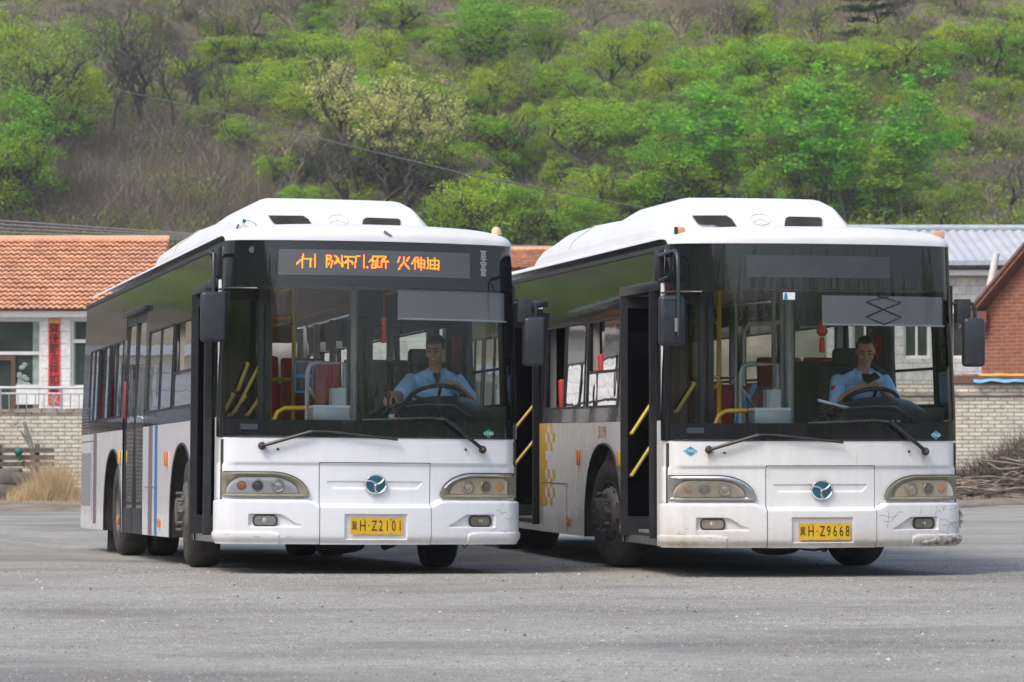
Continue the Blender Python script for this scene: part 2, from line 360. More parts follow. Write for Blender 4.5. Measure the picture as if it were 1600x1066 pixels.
M['pantile'], nt, b = nt_of('clay_pantile'); tc = N(nt, 'TexCoord')
q = N(nt, 'TexBrick'); nt.links.new(tc.outputs['UV'], q.inputs['Vector']); q.offset = 0; q.inputs['Scale'].default_value = 1; q.inputs['Brick Width'].default_value = 1; q.inputs['Row Height'].default_value = 1; q.inputs['Mortar Size'].default_value = 0
q.inputs['Color1'].default_value = (.82, .43, .26, 1); q.inputs['Color2'].default_value = (.64, .31, .185, 1)
cc = mixc(nt, .7, q.outputs[0], ramp(nt, noise(nt, coords(nt), 1.2, 7, .7), [(.3, (.7, .66, .62)), (.65, (1.1, 1.1, 1.1))]), 'MULTIPLY'); nt.links.new(cc, b.inputs['Base Color']); b.inputs['Roughness'].default_value = .85
M['white_trim'] = mat('white_trim', (.76, .75, .72), .6, c2=(.66, .65, .62), ns=3); M['brown_wood'] = mat('brown_door', (.12, .06, .035), .5)
M['dark_glass'] = mat('window_glass', (.025, .04, .032), .06, c2=(.05, .07, .055), ns=1.2, spec=.7); M['room_curtain'] = mat('pale_curtain', (.34, .42, .38), .85, c2=(.22, .28, .25), ns=4)
M['rail_steel'] = mat('railing_steel', (.44, .45, .46), .35, .6); M['banner'] = mat('red_banner', (.66, .030, .022), .6, c2=(.58, .025, .02)); M['ink_black'] = mat('black_ink', (.015, .012, .012), .7); M['gilt'] = mat('gilt_print', (.65, .32, .06), .5)
M['metal_roof'] = mat('grey_sheet_roof', (.50, .50, .52), .5, c2=(.42, .42, .44), ns=1); M['concrete'] = mat('concrete', (.42, .40, .37), .9, c2=(.32, .30, .27), ns=3, bs=20)
M['tarp_blue'] = mat('blue_tarpaulin', (.20, .46, .66), .5, c2=(.15, .38, .58), ns=4); M['tarp_yellow'] = mat('yellow_tarpaulin', (.72, .44, .05), .5)
M['stone'] = mat('rough_stone', (.20, .165, .14), .95, c2=(.11, .09, .075), ns=4, bs=12, bstr=.6); M['cable'] = mat('black_cable', (.09, .09, .09), .6); M['grey_cable'] = mat('grey_cable', (.20, .20, .21), .6)
M['teal'] = mat('teal_plastic', (.0, .16, .13), .5)

# ------------------------------------------------------------------ placing helpers
def at(px, py, Y):
    c, s_ = math.cos(PITCH), math.sin(PITCH); u = -(py-533)/FPX; t = Y/(c-u*s_); return Vector(((px-800)/FPX*t, Y, CAM_H+t*(s_+u*c)))
def uvquad(mb_name, mt, parent, O, U, V, w, h, holes=(), thick=.0):
    """a wall sheet with openings, in metres of uv; O corner, U and V unit directions"""
    xs = sorted({0, w, *[a for q in holes for a in (q[0], q[2])]}); ys = sorted({0, h, *[a for q in holes for a in (q[1], q[3])]})
    me = bpy.data.meshes.new(mb_name); vs = []; fs = []; uv = []
    n_ = Vector(U).cross(Vector(V))
    def quad(ps, us): o = len(vs); vs.extend(ps); fs.append((o, o+1, o+2, o+3)); uv.extend(us)
    O = Vector(O); U = Vector(U); V = Vector(V); P = lambda a, b_, d=0: O+U*a+V*b_-n_*d
    for i in range(len(xs)-1):
        for j in range(len(ys)-1):
            cx, cy_ = (xs[i]+xs[i+1])/2, (ys[j]+ys[j+1])/2
            if any(q[0] < cx < q[2] and q[1] < cy_ < q[3] for q in holes): continue
            quad([P(xs[i], ys[j]), P(xs[i+1], ys[j]), P(xs[i+1], ys[j+1]), P(xs[i], ys[j+1])], [(xs[i], ys[j]), (xs[i+1], ys[j]), (xs[i+1], ys[j+1]), (xs[i], ys[j+1])])
    T = thick or .25
    for q in holes:
        a, b_, c_, d_ = q
        for p0, p1 in (((a, b_), (c_, b_)), ((c_, b_), (c_, d_)), ((c_, d_), (a, d_)), ((a, d_), (a, b_))): quad([P(*p0), P(*p0, T), P(*p1, T), P(*p1)], [(0, 0), (T, 0), (T, 1), (0, 1)])
    if thick:
        quad([P(w, 0, T), P(0, 0, T), P(0, h, T), P(w, h, T)], [(0, 0), (w, 0), (w, h), (0, h)])
        quad([P(0, h), P(w, h), P(w, h, T), P(0, h, T)], [(0, 0), (w, 0), (w, T), (0, T)])
        quad([P(0, 0, T), P(0, 0), P(0, h), P(0, h, T)], [(0, 0), (T, 0), (T, h), (0, h)]); quad([P(w, 0), P(w, 0, T), P(w, h, T), P(w, h)], [(0, 0), (T, 0), (T, h), (0, h)])
    me.from_pydata([tuple(p) for p in vs], [], fs); l = me.uv_layers.new(name='UVMap'); l.data.foreach_set('uv', [c for u in uv for c in u]); me.materials.append(mt); me.update()
    o = bpy.data.objects.new(mb_name, me); col.objects.link(o); o.parent = parent; return o
def fast_mesh(name, V, F, mt, parent=None, smooth=False):
    """V (n,3) array, F (m,k) array"""
    me = bpy.data.meshes.new(name); V = np.asarray(V, dtype=np.float32); F = np.asarray(F, dtype=np.int32)
    me.vertices.add(len(V)); me.vertices.foreach_set('co', V.ravel()); me.loops.add(F.size); me.loops.foreach_set('vertex_index', F.ravel())
    me.polygons.add(len(F)); k = F.shape[1]; me.polygons.foreach_set('loop_start', np.arange(0, F.size, k, dtype=np.int32)); me.polygons.foreach_set('loop_total', np.full(len(F), k, dtype=np.int32))
    if smooth: me.polygons.foreach_set('use_smooth', np.ones(len(F), dtype=bool))
    me.update(calc_edges=True); me.validate(); me.materials.append(mt)
    o = bpy.data.objects.new(name, me); col.objects.link(o)
    if parent: o.parent = parent
    return o

# ------------------------------------------------------------------ ground
BUS_A = dict(key='a', name='city_bus', loc=(-1.17, 27.855, .0216), yaw=.235, pit=-.0133, rol=.0092, steer=R(-4), label='white bus with a lit orange route display and mauve and blue side stripes')
BUS_B = dict(key='b', name='city_bus', loc=(2.497, 27.818, 0), yaw=.1995, pit=0, rol=0, steer=R(7), label='white bus with a dark route display, yellow checker film and a cracked bumper corner')
RA = (Matrix.Rotation(BUS_A['yaw'], 3, 'Z') @ Matrix.Rotation(BUS_A['pit'], 3, 'X') @ Matrix.Rotation(BUS_A['rol'], 3, 'Y')); TA = Vector(BUS_A['loc'])
nA = RA @ Vector((0, 0, 1))
def gh(x, y):
    d = Matrix.Rotation(-BUS_A['yaw'], 3, 'Z') @ (Vector((x, y, 0))-Vector((TA.x, TA.y, 0)))
    w = (1-sm(1.35, 2.35, abs(d.x)))*sm(-2.5, -.2, d.y)*(1-sm(9, 17, d.y))
    zp = TA.z-(nA.x*(x-TA.x)+nA.y*(y-TA.y))/nA.z
    return w*zp if w > 0 else 0.0
def ticks(a, b, n, d0, d1, m): return sorted(set(list(np.linspace(a, b, n))+[a-d0*1.6**k for k in range(m)]+[b+d1*1.6**k for k in range(m)]))
xs = ticks(-9, 9, 73, 1, 1, 12); ys = ticks(10, 46, 121, 1, 1.2, 9)
G = MB(); G.grid([[Vector((x, y, gh(x, y))) for x in xs] for y in ys]); tag(G.build('asphalt', M['asph'], smooth=180), kind='structure')
# dirt verge over the far edge of the asphalt
def edge(x): return 53.5+2.0*mnoise.noise(Vector((x*.35, 0, 3)))+(5.0*sm(6, 9, x))+.4*mnoise.noise(Vector((x*2, 1, 0)))
G = MB(); vx_ = list(np.arange(-46, 30, .4)); G.grid([[Vector((x, lerp(edge(x), 135, t**2.2), (.004 if t == 0 else .05*min(t*9, 1)+.05*mnoise.noise(Vector((x*.7, t*60, 0)))*min(t*9, 1)+.02))) for x in vx_] for t in linspace(0, 1, 26)]); tag(G.build('dirt_verge', M['dirt'], smooth=180), kind='structure')
tag(G and (lambda r_: r_)(MB().grid([[Vector((x, y+.9*math.sin(x*.5)*0, .03)) for x in (9.0, 9.6, 10.2, 16)] for y in (58.6, 59.2)]).build('reddish_soil_path', mat('reddish_soil', (.36, .20, .14), .95, c2=(.28, .17, .12), ns=2))), kind='structure')
# grit and small stones lying on the asphalt
g = np.random.default_rng(5); n_ = 90000; py_ = np.sqrt(g.uniform(8.5**2, 31**2, n_)); px_ = g.uniform(-.18, .18, n_)*py_
keep = np.array([mnoise.noise(Vector((a*.8, b_*.8, 0)))+.45*mnoise.noise(Vector((a*3, b_*3, 4))) for a, b_ in zip(px_, py_)]) > g.uniform(-.75, .35, n_); px_, py_ = px_[keep], py_[keep]; n_ = len(px_)
sz = np.where(g.random(n_) < .006, g.uniform(.009, .016, n_), g.uniform(.0026, .0062, n_)); pz_ = np.array([gh(a, b_) for a, b_ in zip(px_, py_)])
base5 = np.array([(1, 0, 0), (0, 1, 0), (-1, 0, 0), (0, -1, 0), (.1, .1, .8)]); J = base5[None]*g.uniform(.65, 1.35, (n_, 5, 1))*sz[:, None, None]; V = J+np.stack([px_, py_, pz_-.0006], 1)[:, None, :]
F = (np.array([(0, 1, 4), (1, 2, 4), (2, 3, 4), (3, 0, 4)])[None]+np.arange(n_)[:, None, None]*5).reshape(-1, 3)
m_, nt, b = nt_of('grit'); ge_ = N(nt, 'NewGeometry'); nt.links.new(ramp(nt, ge_.outputs['Random Per Island'], [(0, (.05, .047, .043)), (.3, (.16, .15, .135)), (.62, (.34, .325, .29)), (1, (.62, .60, .55))]), b.inputs['Base Color']); b.inputs['Roughness'].default_value = .9
tag(fast_mesh('gravel', V.reshape(-1, 3), F, m_), kind='stuff')

# ------------------------------------------------------------------ hills
def hz(x, y):
    base = interp(y, [90, 105, 160, 212, 262, 330, 420], [.3, 1.6, 10.6, 29, 49, 74, 92])
    n = 2.2*mnoise.noise(Vector((x*.03, y*.03, 0)))+.9*mnoise.noise(Vector((x*.1, y*.1, 5)))+.35*mnoise.noise(Vector((x*.35, y*.35, 9)))
    dip = -3.2*math.exp(-((x+17)/7)**2)*sm(165, 190, y)+2.5*math.exp(-((x-22)/9)**2)*sm(150, 185, y)
    return base+(n+dip)*sm(92, 130, y)
G = MB(); hx = sorted(set(list(np.arange(-60, 60, 1.2))+list(np.arange(-260, -60, 14))+list(np.arange(60, 260, 14)))); hy = list(np.arange(90, 240, 1.6))+list(np.arange(240, 430, 9))
G.grid([[Vector((x, y, hz(x, y))) for x in hx] for y in hy]); tag(G.build('hillside', M['hill'], smooth=180), kind='structure')
def on_hill(px, py):
    for Y in np.arange(100, 400, .25):
        p = at(px, py, Y)
        if p.z <= hz(p.x, p.y): return Vector((p.x, p.y, hz(p.x, p.y)-.05))
    return at(px, py, 400)
# hills behind the camera that the windscreens mirror
def hb(a):
    """ridge elevation angle (deg) by compass angle a (deg, 180 = straight back, 90 = right)"""
    return interp(a, [75, 100, 120, 140, 158, 172, 185, 200, 220, 250, 285], [4.6, 5.2, 5.6, 5.7, 5.7, 6.2, 8.5, 13, 15, 11, 7])+.7*mnoise.noise(Vector((a*.11, 0, 2)))
G = MB(); rows = []
for t in (0, .15, .35, .55, .75, .9, 1.0):
    row = []
    for a in np.arange(72, 290, 1.5):
        r_ = lerp(70, 150, t); e = math.tan(R(hb(a)))*150; z = e*t**1.5+(1.5*mnoise.noise(Vector((a*.2, t*4, 0))) if t > .1 else 0)
        row.append(Vector((r_*math.sin(R(a)), r_*math.cos(R(a)), z-.1)))
    rows.append(row)
G.grid(rows); tag(G.build('opposite_hillside', M['hill'], smooth=180), kind='structure')

# ------------------------------------------------------------------ haze between the buses and the far slope
m_, nt, b = nt_of('haze_air'); nt.nodes.remove(b); pv_ = nt.nodes.new('ShaderNodeVolumePrincipled'); pv_.inputs['Color'].default_value = (.93, .95, 1, 1); pv_.inputs['Density'].default_value = HAZE; pv_.inputs['Anisotropy'].default_value = .0
nt.links.new(pv_.outputs[0], nt.nodes['Material Output'].inputs['Volume'])
if HAZE: G = MB(); G.box(-270, -160, -2, 270, 440, 112); tag(G.build('haze', m_, smooth=0), kind='stuff')
# ------------------------------------------------------------------ houses, walls, yard things
def tiled_roof(parent, x0, x1, y0, z0, y1, z1, rows, pitch, deep=True):
    nx = int((x1-x0)/pitch); L = math.hypot(y1-y0, z1-z0); ny, nz = -(z1-z0)/L, (y1-y0)/L; V = []; F = []; UV = []
    sub = 6; xs_ = np.linspace(x0, x1, nx*sub+1); ph = np.linspace(0, nx*2*np.pi, nx*sub+1); bumpx = .055*np.abs(np.sin(ph/2))**.8
    nrow = len(xs_); idx = 0; prev = None
    for r_ in range(rows):
        prev = None
        for e, (t, lift) in enumerate((((r_-.03)/rows, .060), ((r_-.05)/rows, .080), ((r_+.2)/rows, .075), ((r_+1.0)/rows, .02))):
            jit = np.array([.014*mnoise.noise(Vector((x*3, r_*7.1, 0))) for x in xs_])
            h = bumpx+lift+jit; ys_ = y0+(y1-y0)*t+ny*h; zs_ = z0+(z1-z0)*t+nz*h
            V += list(zip(xs_, ys_, zs_)); UV += [(x, r_+(.02, .05, .3, .98)[e]) for x in ph/(2*np.pi)]
            if prev is not None: F += [(prev+i, prev+i+1, idx+i+1, idx+i) for i in range(nrow-1)]
            prev = idx; idx += nrow
    o = fast_mesh('roof', V, F, M['pantile'], parent)
    me = o.data; l = me.uv_layers.new(name='UVMap'); vi = np.empty(len(me.loops), dtype=np.int32); me.loops.foreach_get('vertex_index', vi); l.data.foreach_set('uv', np.array(UV, dtype=np.float32)[vi].ravel())
    return o
def house_window(parent, O, w, h, frame, panes_v=1, transom=None, curtain=None, f=.07):
    """O: lower left outer corner, facing -Y"""
    x, y, z = O; m_ = MB(); m_.box(x, y, z, x+f, y+.07, z+h); m_.box(x+w-f, y, z, x+w, y+.07, z+h); m_.box(x+f, y, z, x+w-f, y+.07, z+f); m_.box(x+f, y, z+h-f, x+w-f, y+.07, z+h)
    for k in range(1, panes_v): m_.box(x+w*k/panes_v-f*.4, y+.005, z+f, x+w*k/panes_v+f*.4, y+.065, z+h-f)
    if transom: m_.box(x+f, y-.004, z+transom-f*.6, x+w-f, y+.066, z+transom+f*.6)
    o = m_.build('window', frame, parent); g = MB(); g.box(x+f, y+.09, z+f, x+w-f, y+.10, z+h-f); g.build('pane', M['dark_glass'], o)
    if curtain:
        c_ = MB(); a, b_ = curtain; c_.grid([[Vector((lerp(a, b_, k/12), y+.082+.006*math.sin(k*2), zz)) for k in range(13)] for zz in (z+f, z+h-f)]); c_.build('curtain', M['room_curtain'], o)
    return o
# the tiled house on its terrace
HY = 84.0
h1 = empty('tiled_house', at(60, 640, HY)*1.0); h1.location = (0, 0, 0); tag(h1, 'white tiled-wall house with an orange pantile roof behind the railing', 'house')
xr = -9.15; ez = at(0, 486, HY).z; fz = 1.35; x0 = -15.5
def hX(px): return at(px, 0, HY).x
def hZ(py): return at(800, py, HY).z
doorx0, doorx1, wz0, wz1 = hX(-70), hX(67), hZ(606), hZ(498); w2a, w2b = hX(112), hX(176)
holes = [(doorx0-x0, fz+.02-fz, doorx1-x0, wz1-fz), (w2a-x0, hZ(606)-fz, w2b-x0, wz1-fz)]+[]
uvquad('wall', M['wtile'], h1, (x0, HY, fz), (1, 0, 0), (0, 0, 1), xr-x0, ez-fz, holes)
uvquad('side_wall', M['wtile'], h1, (xr, HY, fz), (0, 1, 0), (0, 0, 1), 7, ez-fz)
tiled_roof(h1, x0-.4, xr+.25, HY-.45, ez-.03, HY+3.4, at(0, 377, HY+3.4).z, 17, .155)
rz_ = at(0, 377, HY+3.4).z
m_ = MB(); m_.tube([(x0-.4, HY+3.4, rz_+.04), (xr+.25, HY+3.4, rz_+.04)], .11, 8); m_.build('ridge', M['pantile'], h1)
m_ = MB(); m_.add([(x0-.4, HY+3.42, rz_), (xr+.25, HY+3.42, rz_), (xr+.25, HY+7, ez), (x0-.4, HY+7, ez)], [(0, 1, 2, 3)]); m_.build('rear_roof', M['pantile'], h1)
m_ = MB(); m_.add([(xr, HY, ez), (xr, HY+3.4, rz_-.05), (xr, HY+7, ez)], [(0, 1, 2)]); m_.build('gable', M['white_trim'], h1)
m_ = MB(); m_.box(x0-.3, HY-.30, ez-.16, xr+.2, HY-.004, ez-.02); m_.build('eaves', M['white_trim'], h1)
g = empty('glazed_door'); g.parent = h1; tm = hZ(553)-fz
house_window(g, (doorx0, HY+.10, fz+.02), doorx1-doorx0, wz1-fz-.02, M['white_trim'], 1, tm, (hX(52), hX(66)))
m_ = MB(); dx0, dx1 = hX(-40), hX(26); m_.box(dx0, HY+.085, fz+.05, dx0+.12, HY+.19, fz+tm-.06); m_.box(dx1-.12, HY+.085, fz+.05, dx1, HY+.19, fz+tm-.06); m_.box(dx0, HY+.087, fz+tm-.16, dx1, HY+.188, fz+tm-.05); m_.build('door_frame', M['brown_wood'], g)
m_ = MB(); m_.box(hX(27), HY+.08, hZ(632), hX(62), HY+.185, hZ(601)); m_.build('door_panel', M['white_trim'], g)
m_ = MB(); 
for k in range(14): m_.ell((hX(38)+rnd.uniform(-.12, .12), HY+.14, hZ(590)+rnd.uniform(-.2, .35)), (.07, .03, .06), n=8, m=5)
m_.build('window_flowers', M['room_curtain'], g)
house_window(h1, (w2a, HY+.10, hZ(606)), w2b-w2a, wz1-hZ(606), M['white_trim'], 2, hZ(533)-hZ(606), (hX(113), hX(119)))
uvquad('side_wall', M['wtile'], h1, (x0, HY+7, fz), (0, -1, 0), (0, 0, 1), 7, ez-fz)
# red paper banners beside the door
bx0, bx1, bz0, bz1 = hX(78), hX(96), hZ(633), hZ(498)
m_ = MB(); m_.box(bx0, HY-.03, bz0, bx1, HY-.006, bz1); bn = m_.build('couplet_banner', M['banner']); tag(bn, 'tall red paper banner with black brush characters beside the glazed door', 'banner')
m_ = MB(); m_.box(bx0+.01, HY-.036, bz1-.12, bx1-.01, HY-.031, bz1-.01); m_.build('gilt_border', M['gilt'], bn)
n = 8; st_ = (bz1-.12-bz0)/7.9
for i, ch in enumerate('賀佳節吉祥如意'):
    text_mesh(ch, .27, bn, M['ink_black'], 'lettering', lambda x, z, i=i: Vector(((bx0+bx1)/2+x, HY-.034, bz1-.25-st_*i+z)), sx=.92, bold=.006)
m_ = MB()
for k in range(16): m_.ell(((bx0+bx1)/2+rnd.uniform(-.1, .1), HY-.033, bz0+rnd.uniform(.03, .28)), (.025, .004, .03), n=7, m=4)
m_.build('printed_flowers', M['room_curtain'], bn)
m_ = MB(); m_.box(hX(-80), HY-.03, hZ(497), hX(2), HY-.006, hZ(485)); tag(m_.build('door_banner', M['banner']), 'red paper strip over the glazed door at the frame edge', 'banner')
# second, farther tiled house between the buses
HY2 = 92.0
h2 = empty('tiled_house'); tag(h2, 'second pantile-roofed house glimpsed in the gap between the two buses', 'house')
xa, xb = -7.6, 4.2; e2 = at(0, 424, HY2).z; r2_ = at(0, 393, HY2+3).z
tiled_roof(h2, xa, xb, HY2-.4, e2, HY2+3, r2_, 9, .17)
uvquad('wall', M['wtile'], h2, (xa+.2, HY2, .4), (1, 0, 0), (0, 0, 1), xb-xa-.4, e2-.4)
m_ = MB(); m_.box(xa, HY2-.36, e2-.2, xb, HY2-.01, e2-.02); m_.build('eaves', M['white_trim'], h2)
m_ = MB(); m_.tube([(xa, HY2+3, r2_+.04), (xb, HY2+3, r2_+.04)], .1, 8); m_.build('ridge', M['pantile'], h2)
m_ = MB(); m_.add([(xa, HY2+3.02, r2_), (xb, HY2+3.02, r2_), (xb, HY2+6.5, e2), (xa, HY2+6.5, e2)], [(0, 1, 2, 3)]); m_.build('rear_roof', M['pantile'], h2)
# whitewashed yard wall in front of the terrace
WY = 60.0; wt_ = at(0, 640, WY).z
yw = empty('yard_wall'); tag(yw, 'whitewashed brick yard wall below the house with the railing', 'wall')
uvquad('brickwork', M['wbrick'], yw, (-46, WY, -.1), (1, 0, 0), (0, 0, 1), 43, wt_+.04, (), .3)
m_ = MB(); x = -46
while x < -3.2:
    w_ = rnd.uniform(.22, .30); m_.box(x, WY-.03-rnd.random()*.02, wt_-.055, x+w_, WY+.30, wt_+rnd.uniform(-.005, .03)); x += w_+.012
m_.build('coping', mat('coping_brick', (.42, .37, .31), .95, c2=(.22, .17, .13), ns=5), yw)
TY = 79.0
m_ = MB(); m_.grid([[Vector((-46, y, fz)), Vector((-6, y, fz))] for y in (WY+.31, HY+8)]); tag(m_.build('terrace', M['concrete']), kind='structure')
rl = empty('terrace_railing'); tag(rl, 'grey steel railing along the terrace before the house', 'railing')
rt, rb_ = at(0, 606, TY).z, at(0, 615, TY).z
m_ = MB(); m_.tube([(-45, TY, rt), (-7, TY, rt)], .035, 8); m_.tube([(-45, TY, rb_), (-7, TY, rb_)], .022, 8); m_.tube([(-45, TY, fz+.1), (-7, TY, fz+.1)], .022, 8); m_.build('rails', M['rail_steel'], rl)
m_ = MB(); x = -45
i = 0
while x < -7: m_.tube([(x, TY, fz), (x, TY, rt if i % 7 == 0 else rb_)], .028 if i % 7 == 0 else .013, 6); x += .205; i += 1
m_.build('balusters', M['rail_steel'], rl)
# right: whitewashed wall
W2 = 62.0; t2 = at(0, 618, W2).z
yw2 = empty('yard_wall'); tag(yw2, 'whitewashed wall with bare red bricks showing behind the brushwood pile', 'wall')
uvquad('brickwork', M['wbrick'], yw2, (3.0, W2, -.1), (1, 0, 0), (0, 0, 1), 26, t2+.1, (), .3)
m_ = MB(); m_.box(2.9, W2-.05, t2+.0, 29, W2+.32, t2+.05); m_.build('ledge', mat('stained_ledge', (.30, .21, .15), .95, c2=(.50, .45, .38), ns=4), yw2)
uvquad('parapet', M['wbrick'], yw2, (3.0, W2+.02, t2+.055), (1, 0, 0), (0, 0, 1), 26, .16, (), .25)
m_ = MB(); m_.box(at(1486, 0, W2).x, W2-.02, t2+.22, 29, W2+.3, t2+.36); m_.build('coping', mat('old_brown_brick', (.20, .095, .065), .95, c2=(.14, .08, .06), ns=6), yw2)
def sheet(name, px0, px1, py0, py1, Y, mt, seed, label):
    m_ = MB(); G = []
    for i in range(18):
        t = i/17; px = lerp(px0, px1, t); dz = 3*mnoise.noise(Vector((t*6, seed, 0)))
        G.append([at(px, py0+dz+1.5, Y+.9), at(px, py0+dz, Y+.3), at(px, (py0+py1)/2+dz*.6, Y-.02), at(px, py1+dz*1.3, Y-.10)])
    m_.grid(G); tag(m_.build(name, mt, smooth=60, solid=.012), label, 'tarpaulin')
sheet('tarpaulin', 1521, 1640, 590, 597, W2-.05, M['tarp_blue'], 1.0, 'pale blue tarpaulin laid over the top of the whitewashed wall')
sheet('tarpaulin', 1533, 1640, 584, 590, W2+.45, M['tarp_yellow'], 4.0, 'yellow tarpaulin edge showing above the blue one')
for px0, px1, py, lab in ((1488, 1534, 590, 'thin dead branch on the wall top beside the blue tarpaulin'), (1484, 1530, 596, 'thicker dead branch lying lower on the wall top beside the tarpaulin')):
    m_ = MB(); m_.tube([at(lerp(px0, px1, k/6), py+rnd.uniform(-3, 2)-4*math.sin(k/6*3), W2+.1) for k in range(7)], [.05-.005*k for k in range(7)], 6); tag(m_.build('dead_branch', M['log']), lab, 'branch')
# brick house at the right edge
bh = empty('brick_house'); tag(bh, 'red brick house with a sloping gable at the right edge of the yard', 'house')
BC = at(1531, 0, 66); d1 = Vector((math.cos(R(-46)), math.sin(R(-46)), 0)); d2 = Vector((-d1.y, d1.x, 0)); BC.z = 0; GW = 5.2; eh = at(1531, 492, 66).z
uvquad('wall', M['rbrick'], bh, BC, d1, (0, 0, 1), GW, eh)
uvquad('side_wall', M['rbrick'], bh, BC+d2*8, -d2, (0, 0, 1), 8, eh)
ah = eh+GW/2*.92; A0 = BC+Vector((0, 0, eh)); A1 = BC+d1*GW+Vector((0, 0, eh)); AP = BC+d1*GW/2+Vector((0, 0, ah))
me = bpy.data.meshes.new('gable'); me.from_pydata([tuple(A0), tuple(A1), tuple(AP)], [], [(0, 1, 2)]); l = me.uv_layers.new(); l.data.foreach_set('uv', [0, eh, GW, eh, GW/2, ah]); me.materials.append(M['rbrick']); go = bpy.data.objects.new('gable', me); col.objects.link(go); go.parent = bh
for (pa, pb) in ((A0, AP), (A1, AP)):
    u = (pb-pa).normalized(); ov = pa-u*.45; m_ = MB(); dn = -d2*.28; up = Vector((0, 0, .05))
    for lift, th, o_ in ((.02, .09, .0), (.11, .07, .07)): 
        q = [ov+dn*(1+o_*2)+Vector((0, 0, lift)), pb+dn*(1+o_*2)+Vector((0, 0, lift)), pb+d2*8+Vector((0, 0, lift)), ov+d2*8+Vector((0, 0, lift))]
        m_.add(q+[p+Vector((0, 0, th)) for p in q], [(0, 1, 2, 3), (7, 6, 5, 4), (0, 4, 5, 1), (1, 5, 6, 2), (2, 6, 7, 3), (3, 7, 4, 0)])
    m_.build('roof', mat('old_brown_tile', (.17, .085, .055), .9, c2=(.24, .13, .09), ns=8), bh)
m_ = MB(); c_ = BC+Vector((0, 0, eh-.16)); m_.box(c_.x-.32, c_.y-.3, c_.z-.02, c_.x+.06, c_.y+.1, c_.z+.22); m_.box(c_.x-.22, c_.y-.25, c_.z-.14, c_.x+.05, c_.y+.05, c_.z-.02); m_.build('corbel', M['rbrick_plain'] if 'rbrick_plain' in M else mat('corbel_brick', (.25, .10, .065), .9), bh)
# grey sheet-roofed building
gb = empty('sheet_roofed_building'); tag(gb, 'long pale block building under a corrugated grey sheet roof', 'building')
GY = 86.0; ga, gb_ = at(1290, 0, GY).x, at(1680, 0, GY).x; ge = at(0, 410, GY).z; gr = at(0, 360, GY+4).z
cv, cf = [], []; nn_ = int((gb_-ga)/.06)
for i in range(nn_+1):
    x = lerp(ga-.3, gb_, i/nn_); o_ = .028*math.cos(i*math.pi/2)
    cv += [(x, GY-.5, ge+o_), (x, GY+4, gr+o_+.05*math.sin(i*.001))]
    if i: k = len(cv)-4; cf.append((k, k+2, k+3, k+1))
fast_mesh('roof', cv, cf, M['metal_roof'], gb)
m_ = MB(); m_.tube([(ga-.3, GY+4, gr+.06), (gb_, GY+4, gr+.06)], .09, 8); m_.build('ridge', mat('roof_flashing', (.42, .46, .52), .5), gb); m_ = MB(); m_.box(ga-.3, GY-.56, ge-.10, gb_, GY-.505, ge+.02); m_.build('roof_trim', mat('roof_flashing', (.42, .46, .52), .5), gb)
uvquad('wall', M['gblock'], gb, (ga, GY, 0), (1, 0, 0), (0, 0, 1), gb_-ga, ge-.05, [(at(p, 0, GY).x-ga, at(0, 560, GY).z, at(p+42, 0, GY).x-ga, at(0, 486, GY).z) for p in (1484, 1560, 1330, 1410)])
for p in (1484, 1560, 1330, 1410): house_window(gb, (at(p, 0, GY).x, GY+.1, at(0, 560, GY).z), at(p+42, 0, GY).x-at(p, 0, GY).x, at(0, 486, GY).z-at(0, 560, GY).z, M['white_trim'], 2)
m_ = MB(); m_.box(ga, GY-.32, ge-.34, gb_, GY-.01, ge-.22); m_.build('eaves', M['white_trim'], gb)
m_ = MB(); m_.box(ga, GY-.06, at(0, 490, GY).z, gb_, GY-.004, at(0, 484, GY).z); m_.build('string_course', M['white_trim'], gb)
m_ = MB(); a, b_ = at(1547, 446, 70), at(1557, 396, 70); m_.tube([(a.x-.2, 70, .1), a, b_], .075, 10); tag(m_.build('plastic_flue', M['white_trim']), 'white plastic pipe leaning up beside the brick gable', 'pipe')
# low shed along the left of the yard, outside the frame: the left bus mirrors it
sd_ = empty('yard_shed'); tag(sd_, 'low white shed with a brown brick base mirrored in the left bus windows', 'shed')
SX, S0_, S1_ = -14.0, 30.0, 74.0; L_ = S1_-S0_
uvquad('base', M['rbrick'], sd_, (SX, S0_, 0), (0, 1, 0), (0, 0, 1), L_, 1.75)
uvquad('wall', M['wtile'], sd_, (SX, S0_, 1.75), (0, 1, 0), (0, 0, 1), L_, 1.35, [(a, .1, a+1.7, 1.1) for a in range(2, 42, 4)])
for a in range(2, 42, 4):
    m_ = MB(); m_.box(SX-.14, S0_+a+.03, 1.88, SX-.10, S0_+a+1.67, 2.82); m_.build('window', M['dark_glass'], sd_)
m_ = MB(); m_.add([Vector((SX+.35, S0_, 3.15)), Vector((SX+.35, S1_, 3.15)), Vector((SX-4, S1_, 3.2)), Vector((SX-4, S0_, 3.2))], [(0, 1, 2, 3)]); m_.box(SX-.0, S0_, 2.98, SX+.38, S1_, 3.16); m_.build('roof', M['white_trim'], sd_)
uvquad('end_wall', M['wtile'], sd_, (SX-4, S0_, 0), (1, 0, 0), (0, 0, 1), 4, 2.95)
